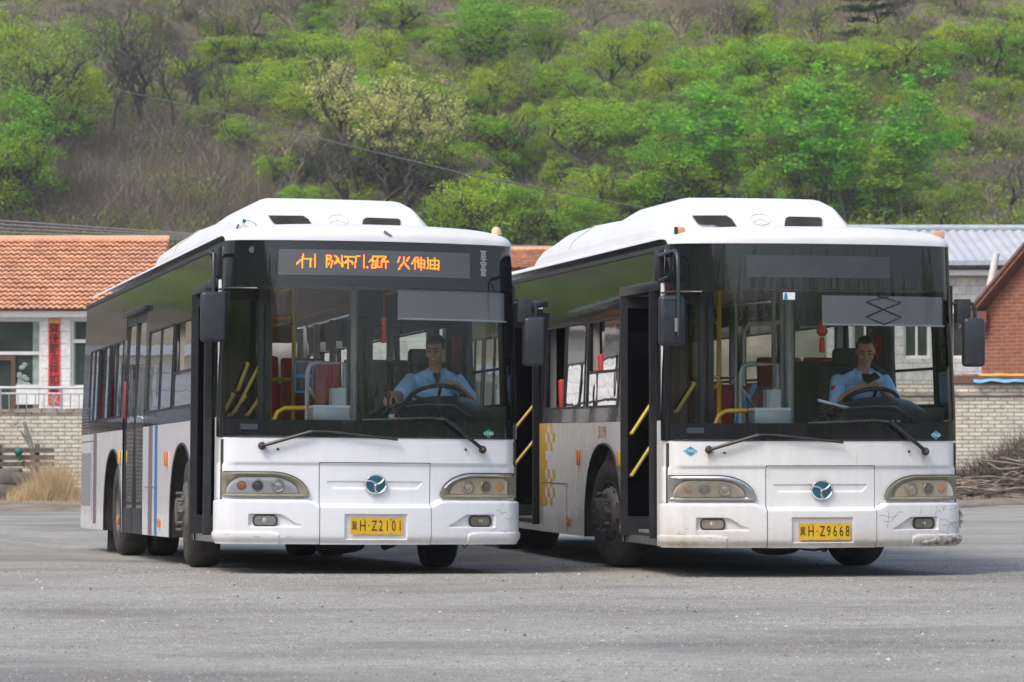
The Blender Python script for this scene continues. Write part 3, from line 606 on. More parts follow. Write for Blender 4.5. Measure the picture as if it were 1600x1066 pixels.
# brushwood pile
bp_ = empty('brushwood_pile'); tag(bp_, 'grey-brown pile of cut brushwood against the whitewashed wall', 'brushwood')
BX0, BX1 = at(1470, 0, 60.5).x, at(1680, 0, 60.5).x
def bh_(x): return interp(x, [BX0, BX0+.6, BX0+1.4, BX0+2.2, BX1], [.25, .55, 1.05, 1.45, 1.6])
m_ = MB()
for k in range(210):
    x = rnd.uniform(BX0-.1, BX1); z = rnd.random()**1.2*min(bh_(x)*.75, .85)+.05; L_ = rnd.uniform(.5, 1.6); a = rnd.gauss(0, .28); y = 60.4+rnd.uniform(-.5, .7); rr = rnd.uniform(.010, .032)
    P = [(x+L_*(t-.5)*math.cos(a)+rnd.gauss(0, .02), y+rnd.gauss(0, .1)*t, max(z+L_*(t-.5)*math.sin(a)*.5+rnd.gauss(0, .03), .03)) for t in (0, .35, .7, 1)]; m_.tube(P, [rr, rr*.9, rr*.75, rr*.5], 5)
m_.build('branches', M['log'], bp_)
tv, tf = [], []
for k in range(5200):
    x = rnd.uniform(BX0-.1, BX1); hh = bh_(x); z = hh*rnd.random()**.8; y = 60.8+rnd.uniform(-.5, .8)*(1-z/hh*.6); th = rnd.uniform(0, math.pi*2); L_ = rnd.uniform(.15, .5); el = rnd.gauss(.6, .6)
    d = Vector((math.cos(th)*math.cos(el), math.sin(th)*math.cos(el), math.sin(el)))*L_; o_ = len(tv); w_ = .006
    tv += [(x-w_, y, max(z, .02)), (x+w_, y, max(z, .02)+.004), (x+d.x, y+d.y, max(z+d.z, .02))]; tf.append((o_, o_+1, o_+2))
fast_mesh('twigs', tv, tf, M['brush'], bp_)
# left: stacked stones, dry grass, leaning stick
for k, (px, py, w_, h_, lab) in enumerate(((4, 775, .62, .30, 'largest rough stone block at the foot of the yard wall'), (36, 768, .5, .26, 'rough stone block second from the frame edge at the wall foot'), (62, 772, .36, .2, 'small rough stone half hidden in the dry grass'), (8, 745, .55, .26, 'stone block lying on top of the largest block'), (40, 742, .45, .2, 'flat stone block stacked second in the upper row'), (66, 752, .3, .18, 'little stone leaning at the end of the stack'), (92, 770, .30, .26, 'pale stone beside the tall dry grass'))):
    p = at(px, py, 59.0); z = 0.06 if py > 755 else .36
    m_ = MB(); m_.box(p.x-w_/2, 58.8, z, p.x+w_/2, 59.3, z+h_, rot=Euler((0, 0, rnd.uniform(-.15, .15))).to_matrix()); o = m_.build('stone_block', M['stone'], bevel=.03); tag(o, lab, 'stone', 'stones stacked by the wall')
m_ = MB()
for k in range(3): z = .66+.12*k; m_.box(-9.6, 58.9, z, at(88, 0, 59).x, 58.96, z+.08)
m_.box(-9.0, 58.97, .5, -8.92, 59.03, 1.05); m_.box(-8.35, 58.97, .5, -8.27, 59.03, 1.05); tag(m_.build('slatted_crate', mat('weathered_wood', (.17, .13, .10), .95, c2=(.10, .08, .065), ns=8)), 'weathered slatted wooden rack standing on the stones', 'rack')
p = at(29, 706, 58.8); m_ = MB(); m_.ell((p.x, p.y, p.z), (.075, .07, .07)); m_.tube([(p.x, p.y, p.z-.04), (p.x+.03, p.y, p.z-.16)], [.04, .025], 8); tag(m_.build('teal_watering_pot', M['teal']), 'small teal plastic pot on the slatted rack', 'pot')
m_ = MB(); a, b_ = at(60, 752, 59.2), at(38, 660, 59.7); m_.tube([a, lerp(a, b_, .5)+Vector((.02, 0, 0)), b_], [.06, .055, .03], 8); m_.tube([lerp(a, b_, .62), lerp(a, b_, .8)+Vector((-.12, 0, .06))], [.03, .012], 6); tag(m_.build('leaning_stick', M['bark_pale']), 'pale forked branch leaning against the whitewashed wall', 'branch')
p0 = at(62, 740, 58.7); m_ = MB(); m_.tube([at(36, 720, 58.9), at(58, 742, 58.9)], .025, 6); tag(m_.build('broom_stick', M['log']), 'short thin stick propped beside the leaning forked branch', 'branch')
tv, tf = [], []
for k in range(3600):
    c_ = rnd.choice(((34, .8, .32), (55, .7, .45), (78, .55, .80), (98, .45, .66), (66, .8, .5), (115, .4, .3))); px = rnd.gauss(c_[0], 13*c_[1]); p = at(px, 790, 58.2+rnd.uniform(-.8, .7)); h_ = c_[2]*rnd.uniform(.35, 1.1); th = rnd.gauss(0, .3); o_ = len(tv); w_ = .008
    tv += [(p.x-w_, p.y, .03), (p.x+w_, p.y, .03), (p.x+th*h_, p.y+rnd.gauss(0, .15)*h_, .03+h_)]; tf.append((o_, o_+1, o_+2))
for k in range(1500):
    px = rnd.choice((rnd.uniform(-60, 125), rnd.uniform(1500, 1650))); p = at(px, 780, rnd.uniform(54.5, 59) if px < 800 else rnd.uniform(59.5, 61)); h_ = rnd.uniform(.04, .16); o_ = len(tv); tv += [(p.x-.012, p.y, .0), (p.x+.012, p.y, .0), (p.x+rnd.gauss(0, .08), p.y, h_)]; tf.append((o_, o_+1, o_+2))
tag(fast_mesh('dry_grass', tv, tf, M['straw']), kind='stuff')
# overhead cables
def cable(pts, r_, mt, lab, sag=0.0):
    m_ = MB(); P = []
    for (a, b_) in zip(pts, pts[1:]):
        for k in range(10): t = k/10; q = lerp(a, b_, t); P.append(q-Vector((0, 0, sag*4*t*(1-t))))
    P.append(pts[-1]); m_.tube(P, r_, 5); tag(m_.build('overhead_cable', mt), lab, 'cable', 'overhead cables')
for ya, yb, lab in ((345, 366, 'uppermost grey cable above the left house ridge'), (351, 369, 'second grey cable from the top above the left house ridge'), (357, 372, 'third grey cable from the top above the left house ridge'), (363, 375, 'lowest grey cable just above the left house ridge')):
    cable([at(-260, ya-10, 96), at(0, ya, 96), at(300, yb, 96), at(700, yb+16, 96), at(900, 386+(ya-345)*.2, 96), at(1300, 392+(ya-345)*.2, 96)], .022, M['grey_cable'], lab)
cable([at(180, 140, 150), at(340, 175, 140), at(520, 222, 128), at(720, 270, 118), at(990, 322, 108), at(1250, 372, 100)], .024, M['cable'], 'black cable crossing the hillside diagonally above both buses')

# ------------------------------------------------------------------ trees
def leaf_cloud(centers, sig, per, size, seed, flat=.0):
    r_ = np.random.default_rng(seed); C = np.repeat(np.asarray(centers), per, axis=0); n = len(C)
    P = C+r_.normal(0, 1, (n, 3))*np.asarray(sig); a = r_.normal(0, 1, (n, 3)); a /= np.linalg.norm(a, axis=1)[:, None]; b_ = r_.normal(0, 1, (n, 3)); b_ -= a*(a*b_).sum(1)[:, None]; b_ /= np.linalg.norm(b_, axis=1)[:, None]
    s_ = size*r_.uniform(.55, 1.25, (n, 1)); a = a*s_; b_ = b_*s_*.62
    V = np.stack([P-a, P+b_*.9, P+a, P-b_*.9], 1).reshape(-1, 3); F = np.arange(n*4).reshape(-1, 4); return V, F
def puff_cloud(centers, rad, per, size, seed, zs=.75, fill=.5):
    """leaf clumps: leaves spread through rounded puffs, thinning out at their rims"""
    g = np.random.default_rng(seed); C = np.asarray(centers); R_ = rad*g.uniform(.6, 1.35, len(C)); cnt = np.maximum((per*(R_/rad)**2).astype(int), 8)
    C = np.repeat(C, cnt, axis=0); rr = np.repeat(R_, cnt)[:, None]; n = len(C); d = g.normal(0, 1, (n, 3)); d /= np.linalg.norm(d, axis=1)[:, None]; d[:, 2] = np.where(d[:, 2] < -.35, -d[:, 2], d[:, 2])
    P = C+d*rr*(fill+(1.12-fill)*g.random((n, 1))**.8)*np.array([1, 1, zs]); nr = d+g.normal(0, .55, (n, 3)); nr /= np.linalg.norm(nr, axis=1)[:, None]
    a = np.cross(nr, g.normal(0, 1, (n, 3))); a /= np.linalg.norm(a, axis=1)[:, None]; b_ = np.cross(nr, a); s_ = size*g.uniform(.55, 1.3, (n, 1)); a = a*s_; b_ = b_*s_*.66
    V = np.stack([P-a, P+b_*.9, P+a, P-b_*.9], 1).reshape(-1, 3); return V, np.arange(n*4).reshape(-1, 4)
def skeleton(seed, h=1.0, trunk=.25, spread=.42, levels=3, kids=4, r0=.022, multi=1, up=.55):
    """branching tubes; returns MB and branch tips"""
    r_ = random.Random(seed); mb = MB(); tips = []
    def grow(p, d, L, rad, lev):
        P = [p]; q = p.copy(); dd = d.copy()
        for k in range(4):
            dd = (dd+Vector((r_.gauss(0, .16), r_.gauss(0, .16), r_.gauss(0.04, .10)))).normalized(); q = q+dd*L/4; P.append(q.copy())
        mb.tube(P, [rad*(1-.5*k/4) for k in range(5)], 5 if lev < 2 else 3, cap=False)
        if lev >= levels: tips.append((P[-1], dd)); tips.append((P[2], dd)); return
        for k in range(kids):
            if lev >= 1: tips.append((P[r_.choice((2, 3))], dd))
            t = r_.choice((2, 3, 4, 4)); az = r_.uniform(0, 2*math.pi); sp = r_.uniform(.5, 1.1)*spread*2
            nd = (dd*up+Vector((math.cos(az)*sp, math.sin(az)*sp, r_.uniform(.1, .6)))).normalized(); grow(P[t], nd, L*r_.uniform(.55, .78), rad*.55, lev+1)
    for m in range(multi):
        a = r_.uniform(0, 6.28); d = Vector((math.cos(a)*.25*(multi > 1), math.sin(a)*.25*(multi > 1), 1)).normalized()
        grow(Vector((0, 0, -.02)), d, trunk*r_.uniform(.85, 1.2), r0, 0)
    # normalise height to 1
    top = max(t[0].z for t in tips); f = h/top; mb.v = [(x*f, y*f, z*f) for x, y, z in mb.v]; tips = [(t[0]*f, t[1]) for t in tips]
    return mb, tips
PROTO = {}
def proto(kind, i, lm, bark, **k):
    seed = hash_(kind)+i*17; sk = dict(k.get('sk', {})); mb, tips = skeleton(seed, **sk)
    ht = empty('tree'); trunk = mb.build('trunk', M[bark], ht, smooth=60)
    crown = None
    if k.get('round'):
        xs_ = sorted(math.hypot(v[0], v[1]) for v in mb.v); q_ = .33/max(xs_[int(len(xs_)*.93)], .05)
        for ob_, in ((trunk,),):
            for v in ob_.data.vertices: v.co = Vector((v.co.x*q_, v.co.y*q_, v.co.z*.9))
    if lm:
        r_ = random.Random(seed); C = []
        for t, d in tips:
            for _ in range(k.get('rep', 1)): C.append((t.x+r_.gauss(0, k.get('j', .05)), t.y+r_.gauss(0, k.get('j', .05)), t.z+r_.gauss(0, k.get('j', .05))))
        C = [c_ for c_ in C if c_[2] > k.get('zmin', .2)]
        if len(C) > k.get('cmax', 26): C = r_.sample(C, k.get('cmax', 26))
        if k.get('round'):
            C = []; zc_ = k.get('zc', .57)
            while len(C) < k['cmax']:
                d = Vector((r_.gauss(0, 1), r_.gauss(0, 1), r_.gauss(.15, 1))).normalized(); q = r_.uniform(.45, 1.0); lob = 1+.28*mnoise.noise(d*1.7+Vector((seed*.37, 0, 0)))
                C.append((d.x*.37*q*lob, d.y*.37*q*lob, zc_+d.z*(1-zc_-.08)*q*lob))
        V, F = puff_cloud(C, k.get('rad', .105), k.get('per', 120), k.get('size', .021), seed, k.get('zs', .95), k.get('fill', .5))
        crown = fast_mesh('crown', V, F, LM[lm], ht)
    return ht
def hash_(s): return sum(ord(c)*31**i for i, c in enumerate(s)) % 9973
TYPES = {  # kind: (adjective phrase, leaf, bark, params)
 'bright': ('bright green round-crowned tree', 'bright', 'bark', dict(sk=dict(trunk=.2, spread=.40, levels=3, kids=4, r0=.014), round=1, cmax=46, per=100, size=.0135, rad=.105)),
 'mid': ('fresh green bushy tree', 'mid', 'bark', dict(sk=dict(trunk=.16, spread=.42, levels=3, kids=4, multi=2, r0=.012), round=1, zc=.52, cmax=52, per=100, size=.0135, rad=.105)),
 'lime': ('lime green dense tree', 'lime', 'bark', dict(sk=dict(trunk=.14, spread=.44, levels=3, kids=4, multi=3, r0=.010), round=1, zc=.50, cmax=70, per=90, size=.012, rad=.095)),
 'pale': ('pale yellow-green feathery tree', 'pale', 'bark', dict(sk=dict(trunk=.36, spread=.36, levels=3, kids=5, multi=2, r0=.016), zmin=.38, cmax=90, per=52, size=.0105, rad=.075, zs=1.1, fill=.1)),
 'olive': ('olive green half-leafed tree', 'olive', 'bark', dict(sk=dict(trunk=.24, spread=.40, levels=4, kids=3, multi=2, r0=.014), round=1, zc=.54, cmax=60, per=46, size=.0115, rad=.10, fill=.2)),
 'poplar': ('tall fresh green poplar', 'poplar', 'bark_pale', dict(sk=dict(trunk=.60, spread=.22, levels=3, kids=5, r0=.011, up=1.0), zmin=.16, cmax=60, per=62, size=.0115, rad=.065, zs=1.2, fill=.1)),
 'dark': ('dark needled conifer', 'dark', 'bark', dict(sk=dict(trunk=.5, spread=.40, levels=2, kids=6, up=.5), zmin=.12, cmax=22, per=150, size=.017, rep=2, zs=.4, rad=.12)),
 'bare': ('bare dark-limbed tree', None, 'bark', dict(sk=dict(trunk=.42, spread=.32, levels=5, kids=3, r0=.026, up=.9))),
 'baregrey': ('bare grey-twigged tree', None, 'twig', dict(sk=dict(trunk=.26, spread=.36, levels=5, kids=3, r0=.014, multi=3))),
}
for kd, (ad, lm, bk_, prm) in TYPES.items(): PROTO[kd] = [proto(kd, i, lm, bk_, **prm) for i in range(5 if kd in ('bright', 'mid') else 3)]
WIDTH = {}
for kd, L_ in PROTO.items():
    for i, t in enumerate(L_):
        xs_ = [v.co.x for c_ in t.children for v in c_.data.vertices]; WIDTH[kd, i] = max(np.percentile(xs_, 97)-np.percentile(xs_, 3), .1)
TREES = [  # base x, base y, crown top y, width (pixels in the photograph), kind
 (32, 292, 128, 130, 'mid'), (8, 330, 190, 110, 'mid'), (70, 196, 40, 170, 'olive'), (15, 150, 20, 130, 'bright'), (125, 130, 0, 120, 'olive'), (120, 200, 95, 90, 'bright'), (95, 215, 150, 90, 'mid'),
 (205, 180, 50, 110, 'bare'), (165, 175, 85, 70, 'bare'), (190, 198, 130, 24, 'bare'), (255, 175, 95, 60, 'bare'), (310, 190, 60, 60, 'bare'), (328, 215, 75, 40, 'bare'), (228, 172, 60, 90, 'bare'), (140, 170, 110, 80, 'olive'),
 (300, 40, -20, 120, 'baregrey'), (250, 60, -10, 90, 'baregrey'), (420, 25, -30, 90, 'baregrey'), (500, 30, -30, 110, 'baregrey'),
 (342, 100, 56, 80, 'bright'), (375, 105, 48, 90, 'mid'), (300, 118, 82, 70, 'mid'), (290, 130, 90, 60, 'bright'), (420, 98, 50, 80, 'dark'), (450, 95, 42, 70, 'mid'), (380, 140, 95, 90, 'bright'), (480, 90, 45, 70, 'bright'), (515, 120, 50, 110, 'bright'), (440, 170, 90, 110, 'bright'), (400, 180, 125, 110, 'olive'), (360, 165, 115, 80, 'mid'), (480, 185, 120, 90, 'bright'), (330, 210, 150, 70, 'olive'), (380, 235, 180, 80, 'bright'),
 (500, 25, -15, 60, 'mid'), (560, 30, -20, 70, 'olive'), (615, 45, -12, 90, 'bright'), (545, 30, 0, 50, 'bright'), (655, 70, 45, 40, 'bright'), (690, 62, 35, 48, 'bright'), (700, 90, 40, 60, 'mid'), (730, 100, 60, 40, 'olive'), (790, 90, 0, 160, 'mid'), (745, 100, 55, 70, 'dark'), (850, 60, 10, 70, 'olive'),
 (585, 145, 105, 56, 'bright'), (625, 120, 60, 70, 'olive'), (620, 150, 95, 50, 'bright'), (655, 170, 100, 80, 'olive'), (650, 182, 130, 70, 'mid'), (700, 185, 125, 80, 'bright'), (735, 190, 130, 60, 'mid'), (770, 175, 95, 70, 'bright'), (812, 162, 75, 80, 'olive'), (845, 160, 95, 70, 'bright'), (815, 165, 90, 80, 'baregrey'), (885, 130, 80, 46, 'bright'), (905, 165, 110, 60, 'bright'), (945, 130, 38, 70, 'bright'), (1012, 90, 28, 60, 'bright'), (985, 110, 65, 60, 'bright'), (955, 145, 122, 20, 'dark'), (1030, 150, 112, 50, 'bright'), (960, 95, 60, 40, 'mid'),
 (560, 310, 130, 150, 'pale'), (610, 320, 150, 150, 'pale'), (660, 330, 200, 130, 'pale'), (525, 300, 190, 100, 'baregrey'), (460, 300, 170, 130, 'baregrey'), (600, 330, 230, 120, 'bare'), (655, 345, 215, 150, 'bare'), (480, 270, 220, 60, 'mid'), (440, 250, 200, 70, 'olive'), (700, 330, 230, 90, 'baregrey'),
 (785, 262, 165, 100, 'mid'), (795, 270, 180, 110, 'bare'), (855, 250, 205, 60, 'bright'), (880, 285, 235, 60, 'lime'), (930, 250, 140, 130, 'bright'), (980, 265, 165, 110, 'mid'), (940, 300, 215, 110, 'baregrey'), (1000, 300, 240, 80, 'olive'), (720, 220, 170, 60, 'olive'), (870, 200, 150, 60, 'mid'), (1020, 210, 150, 70, 'bright'), (900, 215, 165, 50, 'bright'),
 (745, 385, 268, 130, 'lime'), (800, 385, 285, 110, 'mid'), (690, 390, 290, 60, 'lime'), (880, 385, 295, 110, 'mid'), (930, 375, 310, 90, 'mid'), (845, 380, 320, 70, 'bright'), (985, 330, 270, 80, 'mid'),
 (1080, 325, 232, 140, 'lime'), (1040, 325, 215, 100, 'mid'), (1060, 250, 185, 90, 'mid'), (1010, 330, 265, 60, 'lime'),
 (1165, 345, 140, 110, 'poplar'), (1215, 350, 160, 90, 'poplar'), (1130, 335, 175, 80, 'poplar'), (1270, 355, 150, 100, 'poplar'), (1325, 360, 138, 110, 'poplar'), (1375, 365, 160, 100, 'poplar'), (1240, 360, 215, 90, 'poplar'), (1300, 362, 225, 90, 'poplar'), (1410, 362, 230, 80, 'poplar'), (1350, 368, 260, 90, 'poplar'), (1190, 360, 250, 80, 'mid'),
 (1050, 150, 100, 90, 'bright'), (1090, 140, 70, 90, 'bright'), (1130, 150, 70, 90, 'bright'), (1110, 175, 115, 90, 'olive'), (1170, 140, 58, 90, 'bright'), (1215, 130, 55, 100, 'lime'), (1265, 130, 55, 90, 'bright'), (1290, 120, 65, 80, 'lime'), (1345, 125, 60, 90, 'bright'), (1390, 120, 60, 100, 'bright'), (1420, 130, 80, 60, 'olive'), (1240, 165, 105, 90, 'olive'), (1180, 170, 110, 80, 'bright'), (1320, 150, 100, 90, 'olive'), (1060, 185, 130, 70, 'olive'), (1290, 165, 110, 60, 'mid'),
 (1500, 95, 30, 80, 'bright'), (1545, 100, 25, 100, 'mid'), (1590, 105, 30, 90, 'bright'), (1470, 90, 45, 60, 'mid'), (1375, 62, -10, 90, 'dark'), (1330, 65, 45, 50, 'dark'), (1540, 145, 118, 40, 'bright'), (1580, 160, 120, 40, 'bright'), (1595, 125, 85, 50, 'mid'), (1560, 230, 190, 60, 'olive'), (1460, 215, 165, 40, 'olive'), (1125, 60, -20, 90, 'baregrey'), (1250, 40, -30, 100, 'baregrey'), (1500, 25, -30, 90, 'baregrey'),
 (1582, 362, 235, 110, 'bare'), (1545, 330, 240, 80, 'baregrey'), (1480, 350, 280, 70, 'olive'), (1500, 220, 180, 50, 'bright'),
]
LAND = [(-90, 100, 'the left house'), (100, 270, 'left bus rear'), (270, 470, 'left bus side'), (470, 680, 'left bus front'), (680, 860, 'the gap between buses'), (860, 1060, 'right bus side'), (1060, 1230, 'right bus door'), (1230, 1420, 'right bus driver'), (1420, 1700, 'the sheet-metal roof')]
PXN = dict(bright=0, mid=0)
made = []
g_ = random.Random(21); n_ = 0; TREES_ = list(TREES)
while n_ < 62:
    px, py = g_.uniform(-20, 1620), g_.uniform(45, 345)
    if (px < 430 and py > 195) or (860 < px < 1100 and py < 95) or (px > 1425 and 150 < py) or (px < 330 and py < 120) or (150 < px < 340 and py < 200): continue
    if any(abs(px-t[0]) < 24 and abs(py-t[1]) < 22 for t in TREES_): continue
    w_ = g_.uniform(38, 85); TREES_.append((px, py, py-w_*g_.uniform(.75, 1.15), w_, g_.choice(('bright', 'bright', 'mid', 'lime', 'olive')))); n_ += 1
TREES = TREES_+[(px+g_.uniform(-12, 12), 78+g_.uniform(-14, 14), -30+g_.uniform(-20, 20), 80, 'baregrey') for px in (160, 205, 345, 390, 465, 545, 590, 900, 1060, 1100, 1160, 1200, 1290, 1420)]+[(px, y1, y0, w_, 'bare') for px, y1, y0, w_ in ((175, 215, 55, 70), (270, 215, 70, 60), (150, 205, 95, 50), (222, 215, 40, 80), (290, 210, 85, 50), (345, 215, 90, 40), (80, 200, 60, 90), (545, 350, 215, 90), (630, 352, 235, 110), (690, 352, 250, 80), (500, 330, 200, 80))]
for bxp, byp, typ, wpx, kd in TREES:
    if kd in ('poplar', 'pale'): typ -= .16*(byp-typ); wpx *= 1.12
    if kd not in ('bare', 'baregrey', 'poplar', 'dark', 'pale'): byp += .30*(byp-typ)
    base = on_hill(bxp, byp); D = base.y; hgt = (byp-typ)/FPX*D*1.02; wid = wpx/FPX*D
    made.append((bxp, byp, kd, base, hgt, wid))
cells = {}
def land(px): return next((l for a, b_, l in LAND if a <= px < b_), 'the frame edge')
def height_word(py): return 'high' if py < 110 else 'midway' if py < 235 else 'low'
for i, t in enumerate(made): cells.setdefault((land(t[0]), height_word(t[1]), t[2]), []).append(i)
ORD = ['leftmost', 'second from left', 'third from left', 'fourth from left', 'fifth from left', 'sixth from left', 'seventh from left', 'eighth from left', 'ninth from left']
used_p = {}
for key, ids in cells.items():
    ids.sort(key=lambda i: made[i][0])
    for o_, i in enumerate(ids):
        px, py, kd, base, hgt, wid = made[i]; lst = PROTO[kd]; pi_ = (i*7+o_) % len(lst); src = lst[pi_]
        root = src.copy(); col.objects.link(root); root.name = 'tree'
        for ch in src.children: c_ = ch.copy(); c_.parent = root; col.objects.link(c_)
        w0 = WIDTH[kd, pi_]; sx_ = wid/w0; root.location = base; root.scale = (sx_, sx_, hgt); root.rotation_euler = (0, 0, 0 if i % 2 else math.pi)
        ad = TYPES[kd][0]; pos = '' if len(ids) == 1 else ', '+ORD[min(o_, 8)]+' of '+str(len(ids))
        tag(root, f'{ad} {key[1]} uphill over {key[0]}{pos}', 'tree', 'trees on the hillside')
for L_ in PROTO.values():
    for t in L_:
        for ch in list(t.children): bpy.data.objects.remove(ch)
        bpy.data.objects.remove(t)
# low scrub over the hill: too dense to count
def scrub(name, n, seed, mt, size, dens, per=46, w_=.02, leaf=False, region=None, xr=(-160, 1760)):
    r_ = np.random.default_rng(seed); pts = []
    while len(pts) < n:
        px, py = r_.uniform(*xr), r_.uniform(-40, 470 if not leaf or xr[0] < -1000 or xr[1] > 1800 else 400); Y = None
        if region and not region(px, py): continue
        if mnoise.noise(Vector((px*.012, py*.02, seed))) < dens: continue
        lo_, hi_ = 100., 330.
        for _ in range(14):
            m = (lo_+hi_)/2; p = at(px, py, m)
            if p.z <= hz(p.x, p.y): hi_ = m
            else: lo_ = m
        p = at(px, py, hi_); pts.append((p.x, p.y, hz(p.x, p.y)))
    C = np.repeat(np.array(pts), per, axis=0); m = len(C); S = np.repeat(r_.uniform(.5, 1.3, n)*size, per)[:, None]
    if leaf:
        P = C+r_.normal(0, 1, (m, 3))*S*np.array([.42, .42, .26])+np.array([0, 0, .45])*S; a = r_.normal(0, 1, (m, 3))*.05*max(1, size); b_ = r_.normal(0, 1, (m, 3))*.038*max(1, size)
        V = np.stack([P-a, P+b_, P+a, P-b_], 1).reshape(-1, 3); return tag(fast_mesh(name, V, np.arange(m*4).reshape(-1, 4), mt), kind='stuff')
    d = r_.normal(0, 1, (m, 3))*np.array([.62, .62, .35])+np.array([0, 0, .62]); b0 = C+r_.normal(0, 1, (m, 3))*S*np.array([.35, .35, .05]); tp = b0+d*S*r_.uniform(.4, 1.2, (m, 1)); si = r_.normal(0, 1, (m, 3)); si[:, 2] *= .3; si *= w_
    V = np.stack([b0-si, b0+si, tp], 1).reshape(-1, 3); return tag(fast_mesh(name, V, np.arange(m*3).reshape(-1, 3), mt), kind='stuff')
scrub('bare_scrub', 8600, 3, M['twig'], .68, -.35, 46, .010)
scrub('olive_scrub', 2600, 8, M['twig2'], .8, -.05, 44, .011)
scrub('leafy_undergrowth', 2300, 5, LM['olive'], .75, -.12, 60, leaf=True)
scrub('green_undergrowth', 1500, 6, LM['mid'], .8, .0, 80, leaf=True)
scrub('bare_thicket', 1700, 12, M['twig'], 1.75, -.6, 60, .010, region=lambda px, py: -160 < px < 430 and 185 < py < 390 or 900 < px < 1010 and 230 < py < 330)
scrub('woodland', 420, 9, LM['olive'], 2.4, -.1, 90, leaf=True, xr=(-1700, -150))
scrub('woodland', 330, 14, LM['bright'], 2.0, -.1, 90, leaf=True, xr=(1760, 2900))
# tree line on the opposite hill, seen only in the windscreens
r_ = np.random.default_rng(4); C = []
for k in range(1500):
    a = r_.uniform(74, 288); t = r_.uniform(.55, 1.0); rr = lerp(70, 150, t); z = math.tan(R(hb(a)))*150*t**1.5; C.append((rr*math.sin(R(a)), rr*math.cos(R(a)), z+r_.uniform(0, 2.0)+(3.0*r_.random()**3)))
V, F = leaf_cloud(C, (1.1, 1.1, .9), 26, .5, 3); tag(fast_mesh('opposite_woods', V, F, LM['olive']), kind='stuff')

# ------------------------------------------------------------------ bus geometry (x to the viewer's right, y back, z up)
BL, ZB, ZS, ZT = 10.6, .25, 1.285, 2.735
CR = .13
def wz(z): return 1.25 if z < ZS else 1.25-.05*(z-ZS)/(ZT-ZS)
def yfr(x, z):
    w = wz(z); a = min(abs(x)/w, 1.0); e = abs(x)-(w-CR)
    v = -.2+.22*a**2.2
    if e > 0: v += CR-math.sqrt(max(CR*CR-min(e, CR)**2, 0))
    return v+(0 if z < 1.1 else .035*(z-1.1)/1.6)
S0 = .86
def s2x(s, w):
    f = w-CR; a = abs(s)
    x = a/S0*f if a <= S0 else f+CR*math.sin((a-S0)/(1-S0)*math.pi/2)
    return math.copysign(x, s)
def x2s(x, w=1.25):
    f = w-CR; a = abs(x)
    return math.copysign(a/f*S0 if a <= f else S0+(1-S0)*math.asin(min((a-f)/CR, 1))/(math.pi/2), x)
def FPs(s, z, off=0.0):
    w = wz(z); x = s2x(s, w); y = yfr(x, z)
    k = 0 if abs(s) <= S0 else (abs(s)-S0)/(1-S0)*math.pi/2
    sl = .22*2.2/w*(min(abs(x)/w, 1))**1.2
    nx, ny = math.sin(k)+sl*math.cos(k), -math.cos(k); n = math.hypot(nx, ny)
    return Vector((x+math.copysign(off*nx/n, s), y+off*ny/n, z))
def FP(x, z, off=0.0): return FPs(x2s(x, wz(z)), z, off)
def ledge(x):
    a = abs(x)
    return .565 if a < .45 else lerp(.565, .612, sm(.45, .57, a))
def foff(x, z, hood):
    a = abs(x)
    o = -.016*(1-sm(.885, .915, z))
    o += (.016+.040)*(1-sm(ledge(x)-.022, ledge(x)+.012, z))
    o -= .030*(1-sm(.245, .33, z))**2
    if .235 < a < .40 or (a <= .40 and hood):
        e = .385-max(0, (.745-z))*.9
        if a < e+.006: o -= .010*sm(.695, .712, z)*(1-sm(.757, .763, z))
    if hood and a < .262 and .284 < z < .492: o -= .030*min(sm(.262, .250, a), sm(.284, .294, z), sm(.492, .484, z))
    if not hood:
        # moulded wedge beside each fog lamp
        if .60 < a < 1.02:
            top = lerp(.395, .485, sm(.60, .80, a)*1.0); f = min(sm(.385, .395, z), sm(top+.008, top-.004, z), sm(.60, .68, a), sm(1.03, 1.0, a))
            o -= .030*f
        if a > .78: o += .012*(1-sm(.335-.06*(1-sm(.66, .86, a)), .35-.06*(1-sm(.66, .86, a)), z))
    return o
def srange(x0, x1, n): return linspace(x2s(x0), x2s(x1), n)
def fpatch(name, mt, parent, x0, x1, z0, z1, nx, nz, off=0.0, offf=None, mb=None, solid=0):
    s = srange(x0, x1, nx) if abs(x0) < 1.249 or abs(x1) < 1.249 else linspace(-1, 1, nx)
    G = []
    for k in range(nz):
        z = lerp(z0, z1, k/(nz-1)); row = []
        for a in s:
            x = s2x(a, wz(z)); row.append(FPs(a, z, off+(offf(x, z) if offf else 0)))
        G.append(row)
    m = mb or MB(); m.grid(G)
    return m if mb is not None else m.build(name, mt, parent, smooth=50, solid=solid)
def fshape(mb, xs, lo, hi, off, nz=6, mi=0):
    """a patch on the front between two outlines lo(x), hi(x)"""
    mb.grid([[FP(x, lerp(lo(x), hi(x), k/(nz-1)), off) for x in xs] for k in range(nz)], mi); return mb
def fline(mb, pts, r, off, n=6, mi=0, sub=1):
    P = []
    for i, p in enumerate(pts):
        if i:
            q = pts[i-1]
            for k in range(1, sub): P.append(FP(lerp(q[0], p[0], k/sub), lerp(q[1], p[1], k/sub), off))
        P.append(FP(p[0], p[1], off))
    return mb.tube(P, r, n, mi)
def SP(y, z, off=0, sx=-1): return Vector((sx*(wz(z)+off), y, z))
def spatch(mb, ys, lo, hi, off=0, nz=8, sx=-1, mi=0):
    G = [[SP(y, lerp(lo(y), hi(y), k/(nz-1)), off, sx) for y in ys] for k in range(nz)]
    return mb.grid(G, mi, flip=(sx > 0))
YF, YR = 2.32, 7.5
def arch(y):
    for c in (YF, YR):
        d = abs(y-c)
        if d < .725: return .42+.67*math.sqrt(max(1-(d/.725)**2.3, 0))
    return ZB
